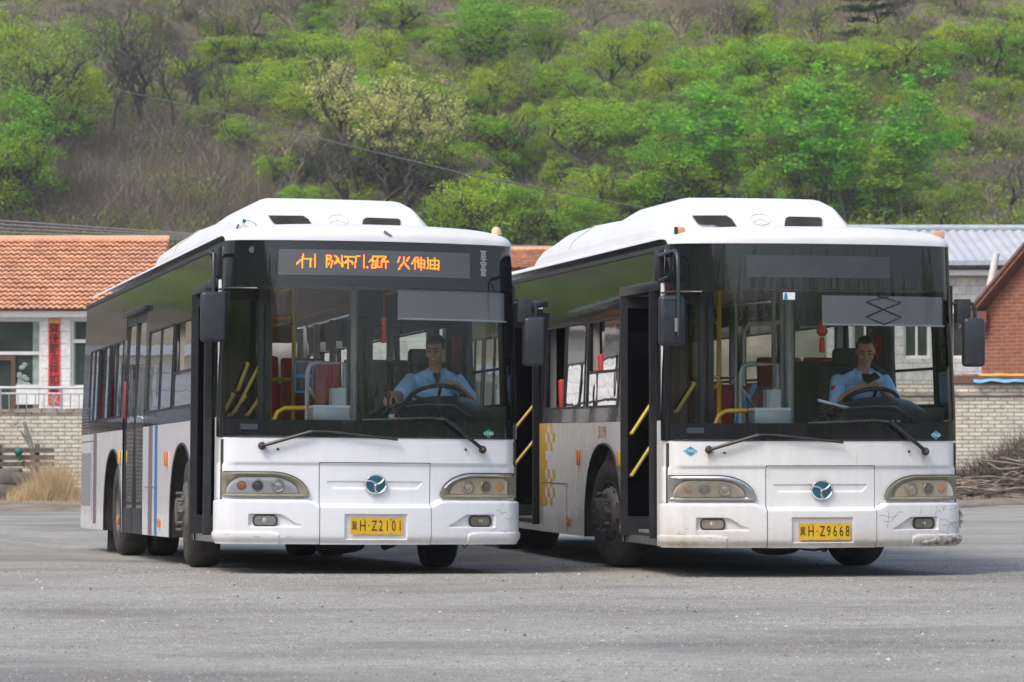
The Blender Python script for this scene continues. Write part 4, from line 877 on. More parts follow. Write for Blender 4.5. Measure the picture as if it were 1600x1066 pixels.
def arch_ys(y0, y1, step=.12):
    ys = set()
    y = y0
    while y < y1: ys.add(round(y, 4)); y += step
    ys.add(y1)
    for c in (YF, YR):
        for k in range(25):
            v = c-.7249*math.cos(math.pi*k/24)
            if y0 < v < y1: ys.add(round(v, 4))
        for v in (c-.7252, c+.7252):
            if y0 < v < y1: ys.add(v)
    return sorted(ys)
BAYS_L = [(1.76, 3.04), (3.12, 4.86), (6.92, 8.02), (8.1, 9.0), (9.08, 9.9)]
BAYS_R = [(.55, 1.7), (1.85, 3.05), (3.15, 4.9), (5.0, 6.7), (6.92, 8.02), (8.1, 9.0), (9.08, 9.9)]
ZW0, ZW1 = 1.41, 2.20
DF0, DF1, DM0, DM1 = .36, 1.56, 5.08, 6.72   # front and middle door openings
ZD = 2.36

def text_on_front(body, size, parent, mt, name, cx, cz, off, sx=1): return text_mesh(body, size, parent, mt, name, lambda x, z: FP(x, z, off), cx=cx, cz=cz, sx=sx)

def make_wheel(parent, xo, y, sx, steer=0, dual=False, bolts='ring', cap=False):
    # built round the hub, axis along x; sx = side of the bus
    w = empty('wheel', (sx*xo, y, .49)); w.parent = parent; w.rotation_euler = (0, 0, steer)
    t = MB(); W = .28
    prof = [(.275, -.0), (.30, -.012), (.36, -.016), (.43, -.010), (.468, .012), (.488, .045), (.490, .14), (.488, .235), (.468, .268), (.36, .28), (.275, .27)]
    P = [(r_, -sx*a) for r_, a in prof]
    t.lathe(P, (0, 0, 0), 'x', 56)
    for k in range(3):
        a = .09+.05*k; t.lathe([(.492, -sx*(a-.006)), (.4925, -sx*(a+.006))], (0, 0, 0), 'x', 56)
    if dual: t.lathe([(r_, -sx*(a+.32)) for r_, a in prof], (0, 0, 0), 'x', 40)
    t.build('tyre', M['rubber_dusty'], w, smooth=50, recalc=True)
    r_ = MB(); d = .13 if dual else -.055
    if dual: pr = [(.285, .0), (.270, .01), (.255, .05), (.24, .12), (.13, .145), (.12, .11), (.09, .06), (.0, .055)]
    else: pr = [(.285, .0), (.272, -.004), (.262, .03), (.235, .035), (.205, -.02), (.15, -.052), (.13, -.05), (.125, -.09), (.09, -.105), (.0, -.105)]
    r_.lathe([(a, -sx*b) for a, b in pr], (0, 0, 0), 'x', 40)
    r_.build('rim', M['rim'], w, smooth=45, recalc=True)
    b = MB(); xb = -sx*(-.052 if not dual else .14)
    for k in range(10):
        th = 2*math.pi*k/10; cy_, cz_ = .168*math.cos(th), .168*math.sin(th)
        b.tube([(xb, cy_, cz_), (xb+sx*.045, cy_, cz_)], [.017, .014], 6)
        if not dual:
            th += math.pi/10; cy_, cz_ = .222*math.cos(th), .222*math.sin(th)
            b.ell((sx*.004, cy_, cz_), (.006, .017, .017), n=8, m=5, mi=1)
    b.build('hub_bolts', [M['rim'], M['under']], w, smooth=40)
    if cap:
        h = MB(); h.lathe([(.27, sx*.005), (.25, sx*.03), (.20, sx*.038), (.0, sx*.04)], (0, 0, 0), 'x', 40)
        for k in range(10):
            th = 2*math.pi*k/10; h.ell((sx*.036, .18*math.cos(th), .18*math.sin(th)), (.006, .03, .03), n=10, m=5, mi=1)
        h.build('wheel_cover', [M['rim'], M['under']], w, smooth=45, recalc=True)
    return w

def headlight(parent, sgn, bez, lens, style):
    g = empty('headlight'); g.parent = parent
    X = lambda x: sgn*x
    def top(a):   # a = |x|
        return .834-.004 if a > .85 else .632+.198*math.sqrt(max(1-((.85-a)/.304)**2, 0))
    def bot(a): return .632
    def ltop(a):
        if a > 1.08: return .66+.132*math.sqrt(max(1-((a-1.08)/.118)**2, 0))
        if a > .86: return .792
        return .66+.132*math.sqrt(max(1-((.86-a)/.225)**2, 0))
    def lbot(a): return .66
    LO, LI = 1.198, .635
    NA = 44
    # bezel: frame between the outer outline and the lens outline
    def ring(fn_t, fn_b, a0, a1):
        aa = [lerp(a0, a1, .5-.5*math.cos(math.pi*k/NA)) for k in range(NA+1)]
        return [(a, fn_t(a)) for a in aa]+[(a, fn_b(a)) for a in aa[::-1]]
    po = ring(top, bot, 1.222, .546); pi_ = ring(ltop, lbot, LO, LI)
    b = MB(); P = []
    for (rg, off) in ((po, .0), (po, .020), ([(lerp(o[0], i[0], .25), lerp(o[1], i[1], .25)) for o, i in zip(po, pi_)], .024), ([(lerp(o[0], i[0], .9), lerp(o[1], i[1], .9)) for o, i in zip(po, pi_)], .006), (pi_, -.004)):
        P.append([FP(X(a), z, off) for a, z in rg])
    b.grid(P, wrap=True); b.build('bezel', bez, g, smooth=40, recalc=True)
    if style == 'chrome_top':
        c = MB(); pts = [(X(a), top(a)-.013) for a in linspace(1.2, .58, 30)]; fline(c, pts, .009, .022, 6); c.build('chrome_strip', M['chrome'], g)
    k = MB(); pts = [(X(a), top(a)+.004) for a in linspace(1.225, .548, 30)]; fline(k, pts, .005, .003, 5); k.build('shadow_gap', M['black'], g)
    # reflector bowl behind the lens
    aa = [lerp(LO, LI, .5-.5*math.cos(math.pi*i/NA)) for i in range(NA+1)]
    rf = MB(); fshape(rf, [X(a) for a in aa], lambda x: .66, lambda x: ltop(abs(x)), -.010, 5); rf.build('reflector', M['refl_'+('old' if lens is M['lens_old'] else 'new')], g)
    for (a, z, rr, mt, nm) in ((1.085, .722, .038, M['amber'] if sgn < 0 or style != 'plain' else M['amber_pale'], 'turn_signal'), (.955, .722, .044, None, 'beam_lamp'), (.795, .718, .048, None, 'beam_lamp')):
        c = FP(X(a), z, -.004); q = empty(nm); q.parent = g
        m_ = MB(); n_ = FP(X(a), z, 1)-FP(X(a), z, 0); n_.normalize(); qu = n_.to_track_quat('Y', 'Z').to_matrix()
        def ldisc(pr, mi=0):
            m_.grid([[c+qu @ Vector((r_*math.cos(t_), y_, r_*math.sin(t_))) for t_ in [2*math.pi*j/24 for j in range(24)]] for r_, y_ in pr], mi, wrap=True)
        bpy.data.objects.remove(q)
        if mt is not None:
            ldisc([(rr, 0), (rr*.95, .006), (rr*.6, .010), (.0005, .012)]); m_.build(nm, mt, g, smooth=60)
        else:
            ldisc([(rr*1.18, .001), (rr*1.1, .010), (rr, .011), (rr*.93, .002)], 0)
            ldisc([(rr*.93, .002), (rr*.62, -.003), (rr*.6, .007), (rr*.35, .010), (.0005, .011)], 1 if a > .9 else 2)
            m_.build(nm, [M['chrome'] if lens is not M['lens_old'] else M['dull_chrome'], M['bulb_dark'], M['bulb_clear']], g, smooth=60)
    ln = MB(); fshape(ln, [X(a) for a in aa], lambda x: .66, lambda x: ltop(abs(x)), .010, 7); ln.build('lens', lens, g, smooth=60)
    return g

def foglamp(parent, sgn, old):
    g = empty('fog_lamp'); g.parent = parent
    def rr(n, hx, hz, r_, cx=.895, cz=.437):
        out = []
        for qx, qz, t0 in ((1, 1, 0), (-1, 1, 90), (-1, -1, 180), (1, -1, 270)):
            for k in range(n):
                t = R(t0+90*k/(n-1)); out.append((cx+qx*(hx-r_)+r_*math.cos(t), cz+qz*(hz-r_)+r_*math.sin(t)))
        return out
    o, i = rr(6, .098, .046, .034), rr(6, .086, .036, .028)
    b = MB(); b.grid([[FP(sgn*a, z, f) for a, z in ring] for ring, f in ((o, .010), (o, .030), (i, .030), (i, .014))], wrap=True); b.build('bezel', M['black'], g, smooth=40, recalc=True)
    r_ = MB(); r_.add([FP(sgn*a, z, .016) for a, z in i], [tuple(range(len(i)))]); r_.build('reflector', M['dull_chrome'] if old else M['chrome'], g)
    k = MB(); k.ell(FP(sgn*.895, .437, .020), (.024, .006, .024), n=14, m=8); k.build('bulb', M['bulb_clear'], g)
    l = MB(); l.add([FP(sgn*a, z, .028) for a, z in i], [tuple(range(len(i)))]); l.build('lens', M['lens_old'] if old else M['lens'], g)

def mirror(parent, sx, x, y, z, back, arm):
    g = empty('mirror'); g.parent = parent
    m_ = MB(); hw_ = .105 if x < 0 else .094; m_.box(x-hw_, y-.055, z-.205, x+hw_, y+.055, z+.205)
    h = m_.build('mirror_shell', M['shell'], g, bevel=.035, seg=4, smooth=60)
    gl = MB(); gl.box(x-.08, y+.0555, z-.185, x+.08, y+.060, z+.185); gl.build('mirror_glass', M['chrome'], g)
    if back:
        d = MB()
        for a, b_ in ((-.055, .13), (-.055, -.12), (.03, -.12), (.045, .14), (-.06, .03)): d.box(x+a-.018, y-.060, z+b_-.02, x+a+.018, y-.056, z+b_+.02)
        d.box(x-.085, y-.062, z+.165, x+.085, y-.056, z+.172); d.box(x-.085, y-.062, z-.172, x+.085, y-.056, z-.165)
        d.build('back_plate', M['black'], g)
        e = MB(); e.tube([(x+.02, y-.075, z-.09), (x+.02, y-.075, z+.02)], .016, 8); e.build('clamp', M['dull_chrome'], g)
    a = MB(); a.tube(arm, .017, 8); a.build('mirror_arm', M['shell'], g, smooth=60)
    return g

def make_bus(cfg):
    K = cfg['key']; A = K == 'a'
    WH = M['white_a'] if A else M['white_b']
    root = empty(cfg['name']); tag(root, cfg['label'], 'bus', 'city buses parked side by side')
    Z3 = Matrix.Rotation(cfg['yaw'], 4, 'Z') @ Matrix.Rotation(cfg['pit'], 4, 'X') @ Matrix.Rotation(cfg['rol'], 4, 'Y')
    root.matrix_world = Matrix.Translation(cfg['loc']) @ Z3
    # --- front mask
    m_ = MB(); fpatch('', None, None, -1.25, 1.25, .917, 1.12, 141, 22, 0, lambda x, z: foff(x, z, False), m_)
    for x0, x1 in ((-1.25, -.464), (.464, 1.25)):
        s = linspace(-1, x2s(x1), 110) if x0 < 0 else linspace(x2s(x0), 1, 110); G = []
        for k in range(80):
            z = lerp(.245, .9165, k/79); G.append([FPs(a, z, foff(s2x(a, 1.25), z, False)) for a in s])
        m_.grid(G)
        xe = x1 if x0 < 0 else x0
        m_.grid([[FP(xe, z, foff(xe, z, False)+o) for z in linspace(.245, .9165, 50)] for o in (0, -.05)])
    fr = m_.build('front_mask', WH, root, smooth=35)
    bk = MB(); fpatch('', None, None, -1.2, 1.2, .25, 1.1, 41, 6, -.06, None, bk); bk.build('front_backing', M['under'], root)
    hd = MB(); fpatch('', None, None, -.458, .458, .243, .911, 150, 120, .001, lambda x, z: foff(x, z, True), hd); hood = hd.build('service_flap', WH, root, smooth=35)
    # emblem
    e = MB(); c = FP(0, .737 if A else .716, 0); cz = c.z
    def disc(mb, pr, mi=0, n=40, ex=1.0): mb.grid([[Vector((r_*1.06*math.cos(t), 0, r_*.92*math.sin(t)))+Vector((c.x, FP(r_*math.cos(t), cz, off).y, cz)) for t in [2*math.pi*j/n for j in range(n)]] for r_, off in pr], mi, wrap=True)
    disc(e, [(.088, -.02), (.088, .012), (.083, .018), (.076, .015), (.074, .010)])
    for k in range(3):
        pts = []; a0 = R(148-120*k)
        for i in range(9):
            t = i/8; ang = a0-R(36)*(1-t)**1.0+R(10); r_ = .079*t
            pts.append(FP(r_*math.cos(ang)*1.06, cz+r_*math.sin(ang)*.92, .012))
        e.tube(pts, [lerp(.0105, .0075, i/8) for i in range(9)], 6)
    em = e.build('emblem', M['chrome'], hood, smooth=50, recalc=True)
    e = MB(); disc(e, [(.076, .010), (.05, .0115), (.0005, .012)]); e.build('emblem_field', M['emblem'], em, smooth=60)
    # number plate
    pz = .394 if A else .376; px_ = .008 if A else .018
    p = MB(); G = [[FP(px_+x, z, .030) for x in linspace(-.218, .218, 9)] for z in (pz-.068, pz+.068)]
    G = [[v-Vector((0, 0, 0)) for v in G[0]], G[1]]
    p.grid([[FP(px_+x, pz-.068, .018) for x in linspace(-.218, .218, 9)]]+G+[[FP(px_+x, pz+.068, .018) for x in linspace(-.218, .218, 9)]])
    pl = p.build('number_plate', M['plate'], root, recalc=True); pl['label'] = 'yellow number plate '+('H-Z2101' if A else 'H-Z9668')
    lift = .0325
    tf = lambda x, z: FP(px_+x, pz+z, lift)
    num = 'Z2101' if A else 'Z9668'
    text_mesh('冀', .080, pl, M['ink'], 'lettering', tf, cx=-.187, cz=.0, sx=.58)
    text_mesh('H', .125, pl, M['ink'], 'lettering', tf, cx=-.118, cz=0, sx=.62)
    text_mesh('·', .09, pl, M['ink'], 'lettering', tf, cx=-.068, cz=0)
    for i, ch in enumerate(num):
        text_mesh(ch, .122, pl, M['ink'], 'lettering', tf, cx=-.022+.0535*i, cz=0, sx=.60)
    s = MB()
    for dx in (-.11, .115): s.ell(FP(px_+dx, pz+.062, .033), (.007, .004, .007), n=8, m=5)
    for dx in (-.11, .115): s.ell(FP(px_+dx, pz-.060, .033), (.006, .004, .006), n=8, m=5)
    s.build('plate_screws', M['dull_chrome'], pl)
    # lamps
    if A:
        headlight(root, -1, M['olive'], M['lens'], 'olive'); headlight(root, 1, M['olive'], M['lens_old'], 'chrome_top')
    else:
        headlight(root, -1, M['dull_chrome'], M['lens_old'], 'chrome_top'); headlight(root, 1, M['olive'], M['lens_old'], 'olive')
    foglamp(root, -1, not A); foglamp(root, 1, True)
    # --- glass of the front
    fpatch('lower_glass_band', M['black_glass'], root, -1.24, 1.24, 1.121, 1.262, 81, 4, .004)
    hb = fpatch('header_panel', M['black_glass'], root, -1.2499, 1.2499, 2.36, ZT, 101, 8, .004)
    ws = fpatch('windscreen', M['wind'], root, -1.245, 1.245, 1.262, 2.36, 101, 20, .002); ws['label'] = 'curved windscreen'
    fr_ = MB(); fline(fr_, [(x, 1.122) for x in linspace(-1.24, 1.24, 40)], .006, .003, 5); fr_.build('windscreen_seal', M['black'], root)
    for sx in (-1, 1):
        q = MB(); q.grid([[FPs(sx*a, z, .006) for a in linspace(.93, 1.0, 7)] for z in linspace(1.12, ZT, 14)])
        q.grid([[FPs(sx*a, z, -.02) for a in linspace(.93, 1.0, 7)] for z in linspace(1.12, ZT, 14)]); q.build('pillar_trim', M['black_glass'], root, smooth=50)
    # route display
    if A: x0, x1, z0, z1 = -.834, .838, 2.452, 2.662
    else: x0, x1, z0, z1 = -.636, .637, 2.458, 2.638
    ld = fpatch('route_display', M['led'] if A else M['led_off'], hb, x0, x1, z0, z1, 40, 4, .0075)
    if A:
        strokes = [((265,120),(240,210),(140,300)), ((242,200),(240,385)), ((250,212),(408,215),(395,375)), ((492,135),(485,375)),
            ((705,150),(710,380)), ((712,165),(780,150),(800,195),(770,240),(825,260)), ((825,260),(800,380)), ((740,200),(715,260)), ((760,300),(740,330)),
            ((870,160),(940,225),(860,310)), ((870,300),(960,280),(925,240)), ((895,245),(1000,320),(1010,380)), ((1010,160),(1022,380)),
            ((1060,178),(1355,184)), ((1130,195),(1125,410)), ((1130,240),(1065,310)), ((1130,250),(1225,300),(1225,320)), ((1280,190),(1275,400)),
            ((1450,170),(1440,410)), ((1500,385),(1520,400))]
        s2 = [((80,190),(70,400)), ((10,285),(80,235)), ((65,275),(180,270)), ((130,305),(130,400),(220,405)), ((180,190),(165,400)), ((90,190),(340,200)), ((340,205),(250,285)),
            ((270,240),(390,300)), ((262,300),(255,405)), ((265,300),(350,305),(345,420)), ((130,330),(180,330)), ((130,370),(180,370)), ((60,405),(180,405)),
            ((620,205),(590,300)), ((815,210),(765,280)), ((712,205),(702,310),(600,440)), ((708,315),(805,430)),
            ((950,215),(870,340)), ((930,290),(930,445)), ((990,215),(985,330)), ((1005,250),(1000,410)), ((1000,270),(1130,272),(1130,425)), ((1000,340),(1130,340)), ((1062,215),(1062,455)), ((1000,410),(1130,412)), ((900,290),(990,285)),
            ((1200,225),(1205,390),(1180,440)), ((1205,270),(1418,280)), ((1250,285),(1250,440)), ((1330,230),(1330,450)), ((1415,280),(1412,460)), ((1250,365),(1415,368)), ((1235,440),(1415,450))]
        dots = set(); pit_ = 1.36
        for S, ox in ((strokes, 455), (s2, 575)):
            for st in S:
                for p0, p1 in zip(st, st[1:]):
                    n = max(2, int(math.hypot(p1[0]-p0[0], p1[1]-p0[1])/7))
                    for k in range(n+1):
                        px = ox+lerp(p0[0], p1[0], k/n)/12.8; py = 390+lerp(p0[1], p1[1], k/n)/12.8
                        py -= (px-475)*.035
                        dots.add((round((px-463)/pit_), round((py-399.4)/pit_)))
        px2 = 1.22/227; cuts = [-99, 500, 536, 563, 574, 611, 645, 666, 999]
        for c0, c1 in zip(cuts, cuts[1:]):
            d = MB()
            for i, j in dots:
                if not c0 <= 463+i*pit_ < c1: continue
                x = -.67+i*pit_*px2; z = 2.620-j*pit_*px2; a = .0043; d.add([FP(x-a, z-a, .0095), FP(x+a, z-a, .0095), FP(x+a, z+a, .0095), FP(x-a, z+a, .0095)], [(0, 1, 2, 3)])
            d.build('lit_character', M['led_on'], ld, smooth=0)
    # --- body sides
    for sx in (-1, 1):
        b = MB(); segs = [(.15, DF0), (DF1, DM0), (DM1, BL-.06)] if sx < 0 else [(.15, BL-.06)]
        for y0, y1 in segs:
            spatch(b, arch_ys(y0, y1), lambda y: arch(y), lambda y: ZS, 0, 10, sx)
        b.build('side_panel', WH, root, smooth=35)
        g = MB(); bays = BAYS_L if sx < 0 else BAYS_R
        segs = [(.13, DF0), (DF1, DM0), (DM1, BL-.06)] if sx < 0 else [(.13, BL-.06)]
        for y0, y1 in segs:
            cuts = [y0]
            spatch(g, linspace(y0, y1, 12), lambda y: ZS+.002, lambda y: ZW0, .003, 3, sx); spatch(g, linspace(y0, y1, 12), lambda y: ZW1, lambda y: 2.70, .003, 5, sx)
            y = y0
            for a, b_ in bays:
                if a < y0 or b_ > y1+.01: continue
                spatch(g, [y, a], lambda y: ZW0, lambda y: ZW1, .003, 6, sx); y = b_
            spatch(g, [y, y1], lambda y: ZW0, lambda y: ZW1, .003, 6, sx)
        if sx < 0:
            for a, b_ in ((DF0-.02, DF1), (DM0, DM1)): spatch(g, [a, b_], lambda y: ZD+.09, lambda y: 2.70, .003, 3, sx)
        g.build('window_band', M['band'], root, smooth=35)
        pil = MB(); pil.box(sx*1.243-.012, .155, 1.26, sx*1.243+.012, .215, 2.42); pil.box(sx*1.21-.012, .175, 2.42, sx*1.21+.012, .215, 2.70)
        pil.build('corner_post', WH if sx < 0 else M['black'], root, bevel=.008)
        gt = MB(); gt.grid([[SP(y, 2.70, .003, sx), SP(y, 2.70, .016, sx), SP(y, 2.738, .016, sx), SP(y, 2.738, -.01, sx)] for y in (.16, BL-.05)]); gt.build('gutter', M['black'], root)
        for wi, (a, b_) in enumerate(bays):
            wdw = MB(); f = .022
            for (p, q, r_, t) in ((a, b_, ZW0, ZW0+f), (a, b_, ZW1-f, ZW1), (a, a+f, ZW0, ZW1), (b_-f, b_, ZW0, ZW1))+(((a, b_, 1.72, 1.745),) if wi == 0 or sx > 0 else ((a+(b_-a)*.5-.012, a+(b_-a)*.5+.012, ZW0, ZW1),)):
                wdw.grid([[SP(y, z, o, sx) for y, o in ((p, -.02), (p, .008), (q, .008), (q, -.02))] for z in (r_, t)], flip=sx > 0)
            w_ = wdw.build('window_frame', M['black'], root, smooth=0)
            mid = (a+b_)/2; pn = MB()
            zl = 1.745 if wi == 0 or sx > 0 else ZW0+f
            if zl > 1.7: spatch(pn, [a+f, b_-f], lambda y: ZW0+f, lambda y: 1.72, -.004, 2, sx)
            opened = sx < 0 and ((A and wi in (0, 2, 3)) or (not A and wi in (0, 1)))
            if opened: spatch(pn, [a+f, a+(b_-a)*.52], lambda y: zl, lambda y: ZW1-f, -.006, 2, sx)
            else: spatch(pn, [a+f, b_-f], lambda y: zl, lambda y: ZW1-f, -.004, 2, sx)
            pn.build('pane', M['pane'] if sx < 0 else M['clear'], w_, smooth=0)
    # rear end
    rr_ = MB(); 
    rr_.grid([[Vector((lerp(-wz(z), wz(z), k/12), BL+(-.06 if k in (0, 12) else 0), z)) for k in range(13)] for z in linspace(.34, 2.72, 10)], flip=True)
    rr_.build('rear_panel', WH, root, smooth=40)
    rw = MB(); rw.grid([[Vector((x, BL+.006, z)) for x in (-.95, .95)] for z in (1.55, 2.35)], flip=True); rw.build('rear_window', M['band'], root)
    # --- roof cap
    G = []; ds = [0, .004, .012, .03, .06, .1, .16, .24, .34, .5, 1, 2, 4, 6, 8, 9.6, 9.95]
    ss = linspace(-1, 1, 61)
    for d in ds:
        row = []
        for s_ in ss:
            x = math.copysign(1.215*math.sin(abs(s_)*math.pi/2)**.9, s_); y0 = yfr(x*.985, ZT)-.012
            t = min(d/.34, 1); rise = (1-(1-t)**2.4)**(1/2.4)
            rl = min((10.62-(y0+d))/.4, 1) if d > 5 else 1; rl = max(rl, 0)
            zc = .055+.085*max(1-abs(x/1.215)**6, 0)**.5+.02*(1-(x/1.215)**2)
            y = lerp(y0+d, d, sm(0, 1.2, d)) if d > .34 else y0+d
            row.append(Vector((x, min(y, BL+.01), ZT+.002+zc*rise*(1-(1-rl)**2.4)**(1/2.4))))
        G.append(row)
    # skirt of the cap
    G = [[Vector((p.x*.99, p.y+.02, ZT+.001)) for p in G[0]]]+G
    rf = MB(); rf.grid(G, flip=True); roof = rf.build('roof', M['roof'], root, smooth=50)
    # pod (gas-tank fairing)
    P = []; HF = [(1.64, .86, .82, 2.90, 0), (1.70, .87, .78, 3.04, .5), (1.80, .88, .70, 3.19, .9), (1.93, .89, .625, 3.255, 1), (2.1, .90, .61, 3.266, 1), (3.55, .95, .61, 3.272, 1), (3.72, .96, .63, 3.245, 1), (3.9, .98, .70, 3.185, 1), (4.1, .99, .72, 3.19, 1), (4.9, 1.0, .72, 3.205, 1), (6.0, 1.0, .72, 3.195, 1), (6.3, 1.0, .72, 3.155, .9), (6.55, .99, .76, 3.05, .6), (6.75, .97, .82, 2.88, 0)]
    def podsec(y, wb, wt, zt, k):
        base = 2.855; h = zt-base
        half = [(wb, base-.02), (wb-.01, base+h*.28), (lerp(wb, wt, .16), base+h*.50), (lerp(wb, wt, .80), base+h*.88), (wt, base+h*.97), (wt-.06, base+h), (wt*.4, base+h+.004), (0, base+h+.004)]
        return [Vector((-a, y, z)) for a, z in half]+[Vector((a, y, z)) for a, z in half[-2::-1]]
    pd = MB(); pd.grid([podsec(*q) for q in HF]); 
    pod = pd.build('roof_pod', M['roof'], root, bevel=0, smooth=28, recalc=True)
    sb = pod.modifiers.new('soft', 'BEVEL'); sb.width = .03; sb.segments = 3; sb.limit_method = 'ANGLE'; sb.angle_limit = R(14)
    def PF(x, z, o=.0):   # point on the sloped pod front
        y = interp(z, [2.855, 2.90, 3.04, 3.19, 3.255], [1.62, 1.64, 1.70, 1.80, 1.93]); return Vector((x, y-o, z))
    for poly in ([(-.60, 3.085), (-.29, 3.09), (-.245, 3.06), (-.205, 2.985), (-.37, 2.985), (-.41, 3.005), (-.53, 3.005), (-.56, 3.02)], [(.245, 3.07), (.28, 3.088), (.56, 3.085), (.58, 3.07), (.565, 3.0), (.40, 2.998), (.38, 2.99), (.235, 2.99), (.225, 3.0)]):
        ph = MB(); ph.add([PF(x, z, .022) for x, z in poly], [tuple(range(len(poly)))]); ph.build('air_intake', M['well'], pod, smooth=0)
    rb = MB()
    rb.tube([PF(-.26, 3.17, .0), PF(-.2, 3.10, .006), PF(-.12, 2.98, .006), PF(-.08, 2.94, .006), PF(.30, 2.95, .006), PF(.62, 2.93, 0)], .010, 6)
    rb.tube([PF(.21, 3.2, .0), PF(.21, 2.96, .004)], .006, 6)
    th = [PF(.09*math.cos(t)+.02, 3.06+.05*math.sin(t), .004) for t in [2*math.pi*k/28 for k in range(29)]]; rb.tube(th, .006, 6)
    for k in range(3):
        t = R(90+120*k); rb.tube([PF(.02, 3.06, .004), PF(.02+.085*math.cos(t), 3.06+.047*math.sin(t), .004)], .006, 6)
    rb.build('moulded_crest', M['roof'], pod)
    jl = MB(); jl.tube([podsec(4.9, 1.0, .72, 3.205, 1)[i]+Vector((-.003, 0, .003)) for i in range(1, 5)], .006, 5); jl.build('panel_joint', M['lining'], pod)
    # markers on the cap
    def RP(x, d): 
        t = min(d/.34, 1); rise = (1-(1-t)**2.4)**(1/2.4); return Vector((x, yfr(x*.985, ZT)-.012+d, ZT+rise*(.055+.085*max(1-abs(x/1.215)**6, 0)**.5+.02)))
    if A:
        c = RP(-1.06, .22); mk = MB(); mk.box(c.x-.03, c.y-.03, c.z-.03, c.x+.03, c.y+.03, c.z+.02, rot=Euler((0, .5, .3)).to_matrix()); b_ = mk.build('broken_marker_lamp', M['sign_white'], root, bevel=.006)
        mk = MB(); mk.box(c.x+.0, c.y-.02, c.z+.018, c.x+.025, c.y+.01, c.z+.055, rot=Euler((.2, .3, 0)).to_matrix()); mk.build('connector', mat('teal_plug', (.0, .16, .14), .4), b_)
        mk = MB(); mk.tube([(c.x+.02, c.y, c.z+.04), (c.x+.06, c.y-.02, c.z+.045), (c.x+.1, c.y-.03, c.z+.02), (c.x+.12, c.y-.035, c.z-.01)], .003, 5); mk.tube([(c.x-.035, c.y-.03, c.z+.01), (c.x-.05, c.y-.03, c.z-.02), (c.x-.03, c.y-.04, c.z-.05)], .008, 5); mk.build('loose_wire', M['black'], b_)
        c = RP(1.09, .16); mk = MB(); mk.lathe([(.042, -.02), (.042, .015), (.03, .045), (.0005, .055)], c, 'z', 20); mk.build('marker_lamp', mat('cream_lens', (.70, .62, .36), .35), root)
        c = RP(.08, .02); mk = MB(); mk.tube([c+Vector((-.02, -.01, .02)), c+Vector((.04, -.012, -.02))], .011, 6); mk.build('roof_clip', M['dull_chrome'], root)
    else:
        for x, t in ((-1.10, .25), (1.13, 0)):
            c = RP(x, .14); mk = MB(); mk.box(c.x-.028-(.03 if x > 0 else 0), c.y-.03, c.z-.03, c.x+.028+(.02 if x > 0 else 0), c.y+.03, c.z+.032, rot=Euler((0, t, 0)).to_matrix()); b_ = mk.build('marker_lamp', M['amber_pale'], root, bevel=.012, seg=3)
            mk = MB(); mk.box(c.x-.05, c.y-.025, c.z-.03, c.x-.034, c.y+.025, c.z+.03); mk.build('lamp_bracket', M['black'], b_)
    # --- wheels and arches
    make_wheel(root, 1.20, YF, -1, steer=cfg['steer'], cap=A); make_wheel(root, 1.20, YF, 1, steer=cfg['steer'])
    make_wheel(root, 1.19, YR, -1, dual=True); make_wheel(root, 1.19, YR, 1, dual=True)
    for sx in (-1, 1):
        for c in (YF, YR):
            a = MB(); ys = [c-.7249*math.cos(math.pi*k/24) for k in range(25)]
            a.grid([[Vector((sx*1.246, c-.725, .25))]+[SP(y, arch(y), -.004, sx) for y in ys]+[Vector((sx*1.246, c+.725, .25))], [Vector((sx*.62, c-.725, .25))]+[Vector((sx*.62, y, arch(y))) for y in ys]+[Vector((sx*.62, c+.725, .25))]])
            a.add([Vector((sx*.62, y, arch(y))) for y in ys]+[Vector((sx*.62, c+.725, .25)), Vector((sx*.62, c-.725, .25))], [tuple(range(27))])
            a.build('wheel_arch', M['well'], root, smooth=40)
            l = MB(); l.tube([SP(c-.728, .25, .004, sx)]+[SP(y, arch(y), .004, sx) for y in ys]+[SP(c+.728, .25, .004, sx)], .012, 6); l.build('arch_lip', M['black'], root)
    ub = MB(); ub.box(-1.17, .15, .275, 1.17, 1.55, .33); ub.box(-.6, 1.55, .30, .6, 10.3, .36); ub.box(-1.15, 3.1, .28, 1.15, 6.7, .34); ub.box(-1.15, 8.3, .36, 1.15, 10.4, .44)
    ub.tube([(-.9, YF, .42), (.9, YF, .42)], .07, 8); ub.tube([(-.9, YR, .49), (.9, YR, .49)], .10, 8); ub.ell((0, YR, .49), (.2, .25, .22))
    ub.box(-.5, 3.4, .20, .1, 5.2, .30); ub.tube([(.2, .4, .22), (.5, 1.4, .24), (.45, 3, .26)], .035, 8); ub.ell((-.12, .75, .22), (.22, .12, .07))
    ub.build('underbody', M['under'], root, smooth=30)
    if not A:
        h = MB(); h.tube([(-.16, .05, .26), (-.1, .03, .225), (.0, .02, .215), (.08, .03, .23), (.12, .06, .26)], .010, 6); h.tube([(.19, .02, .27), (.23, .0, .22), (.26, -.01, .19)], [.012, .010, .016], 6); h.build('hanging_hose', M['black'], root)
    else:
        h = MB(); h.tube([(.78, .04, .25), (.8, .03, .215), (.84, .04, .25)], .007, 6); h.build('hanging_hose', M['black'], root)
        fl = MB(); fl.box(-1.2, 8.33, .02, -.95, 8.35, .36, rot=Euler((R(8), 0, 0)).to_matrix()); fl.build('mud_flap', M['rubber'], root)
    # --- side details, left side
    d = MB(); dl = M['amber']
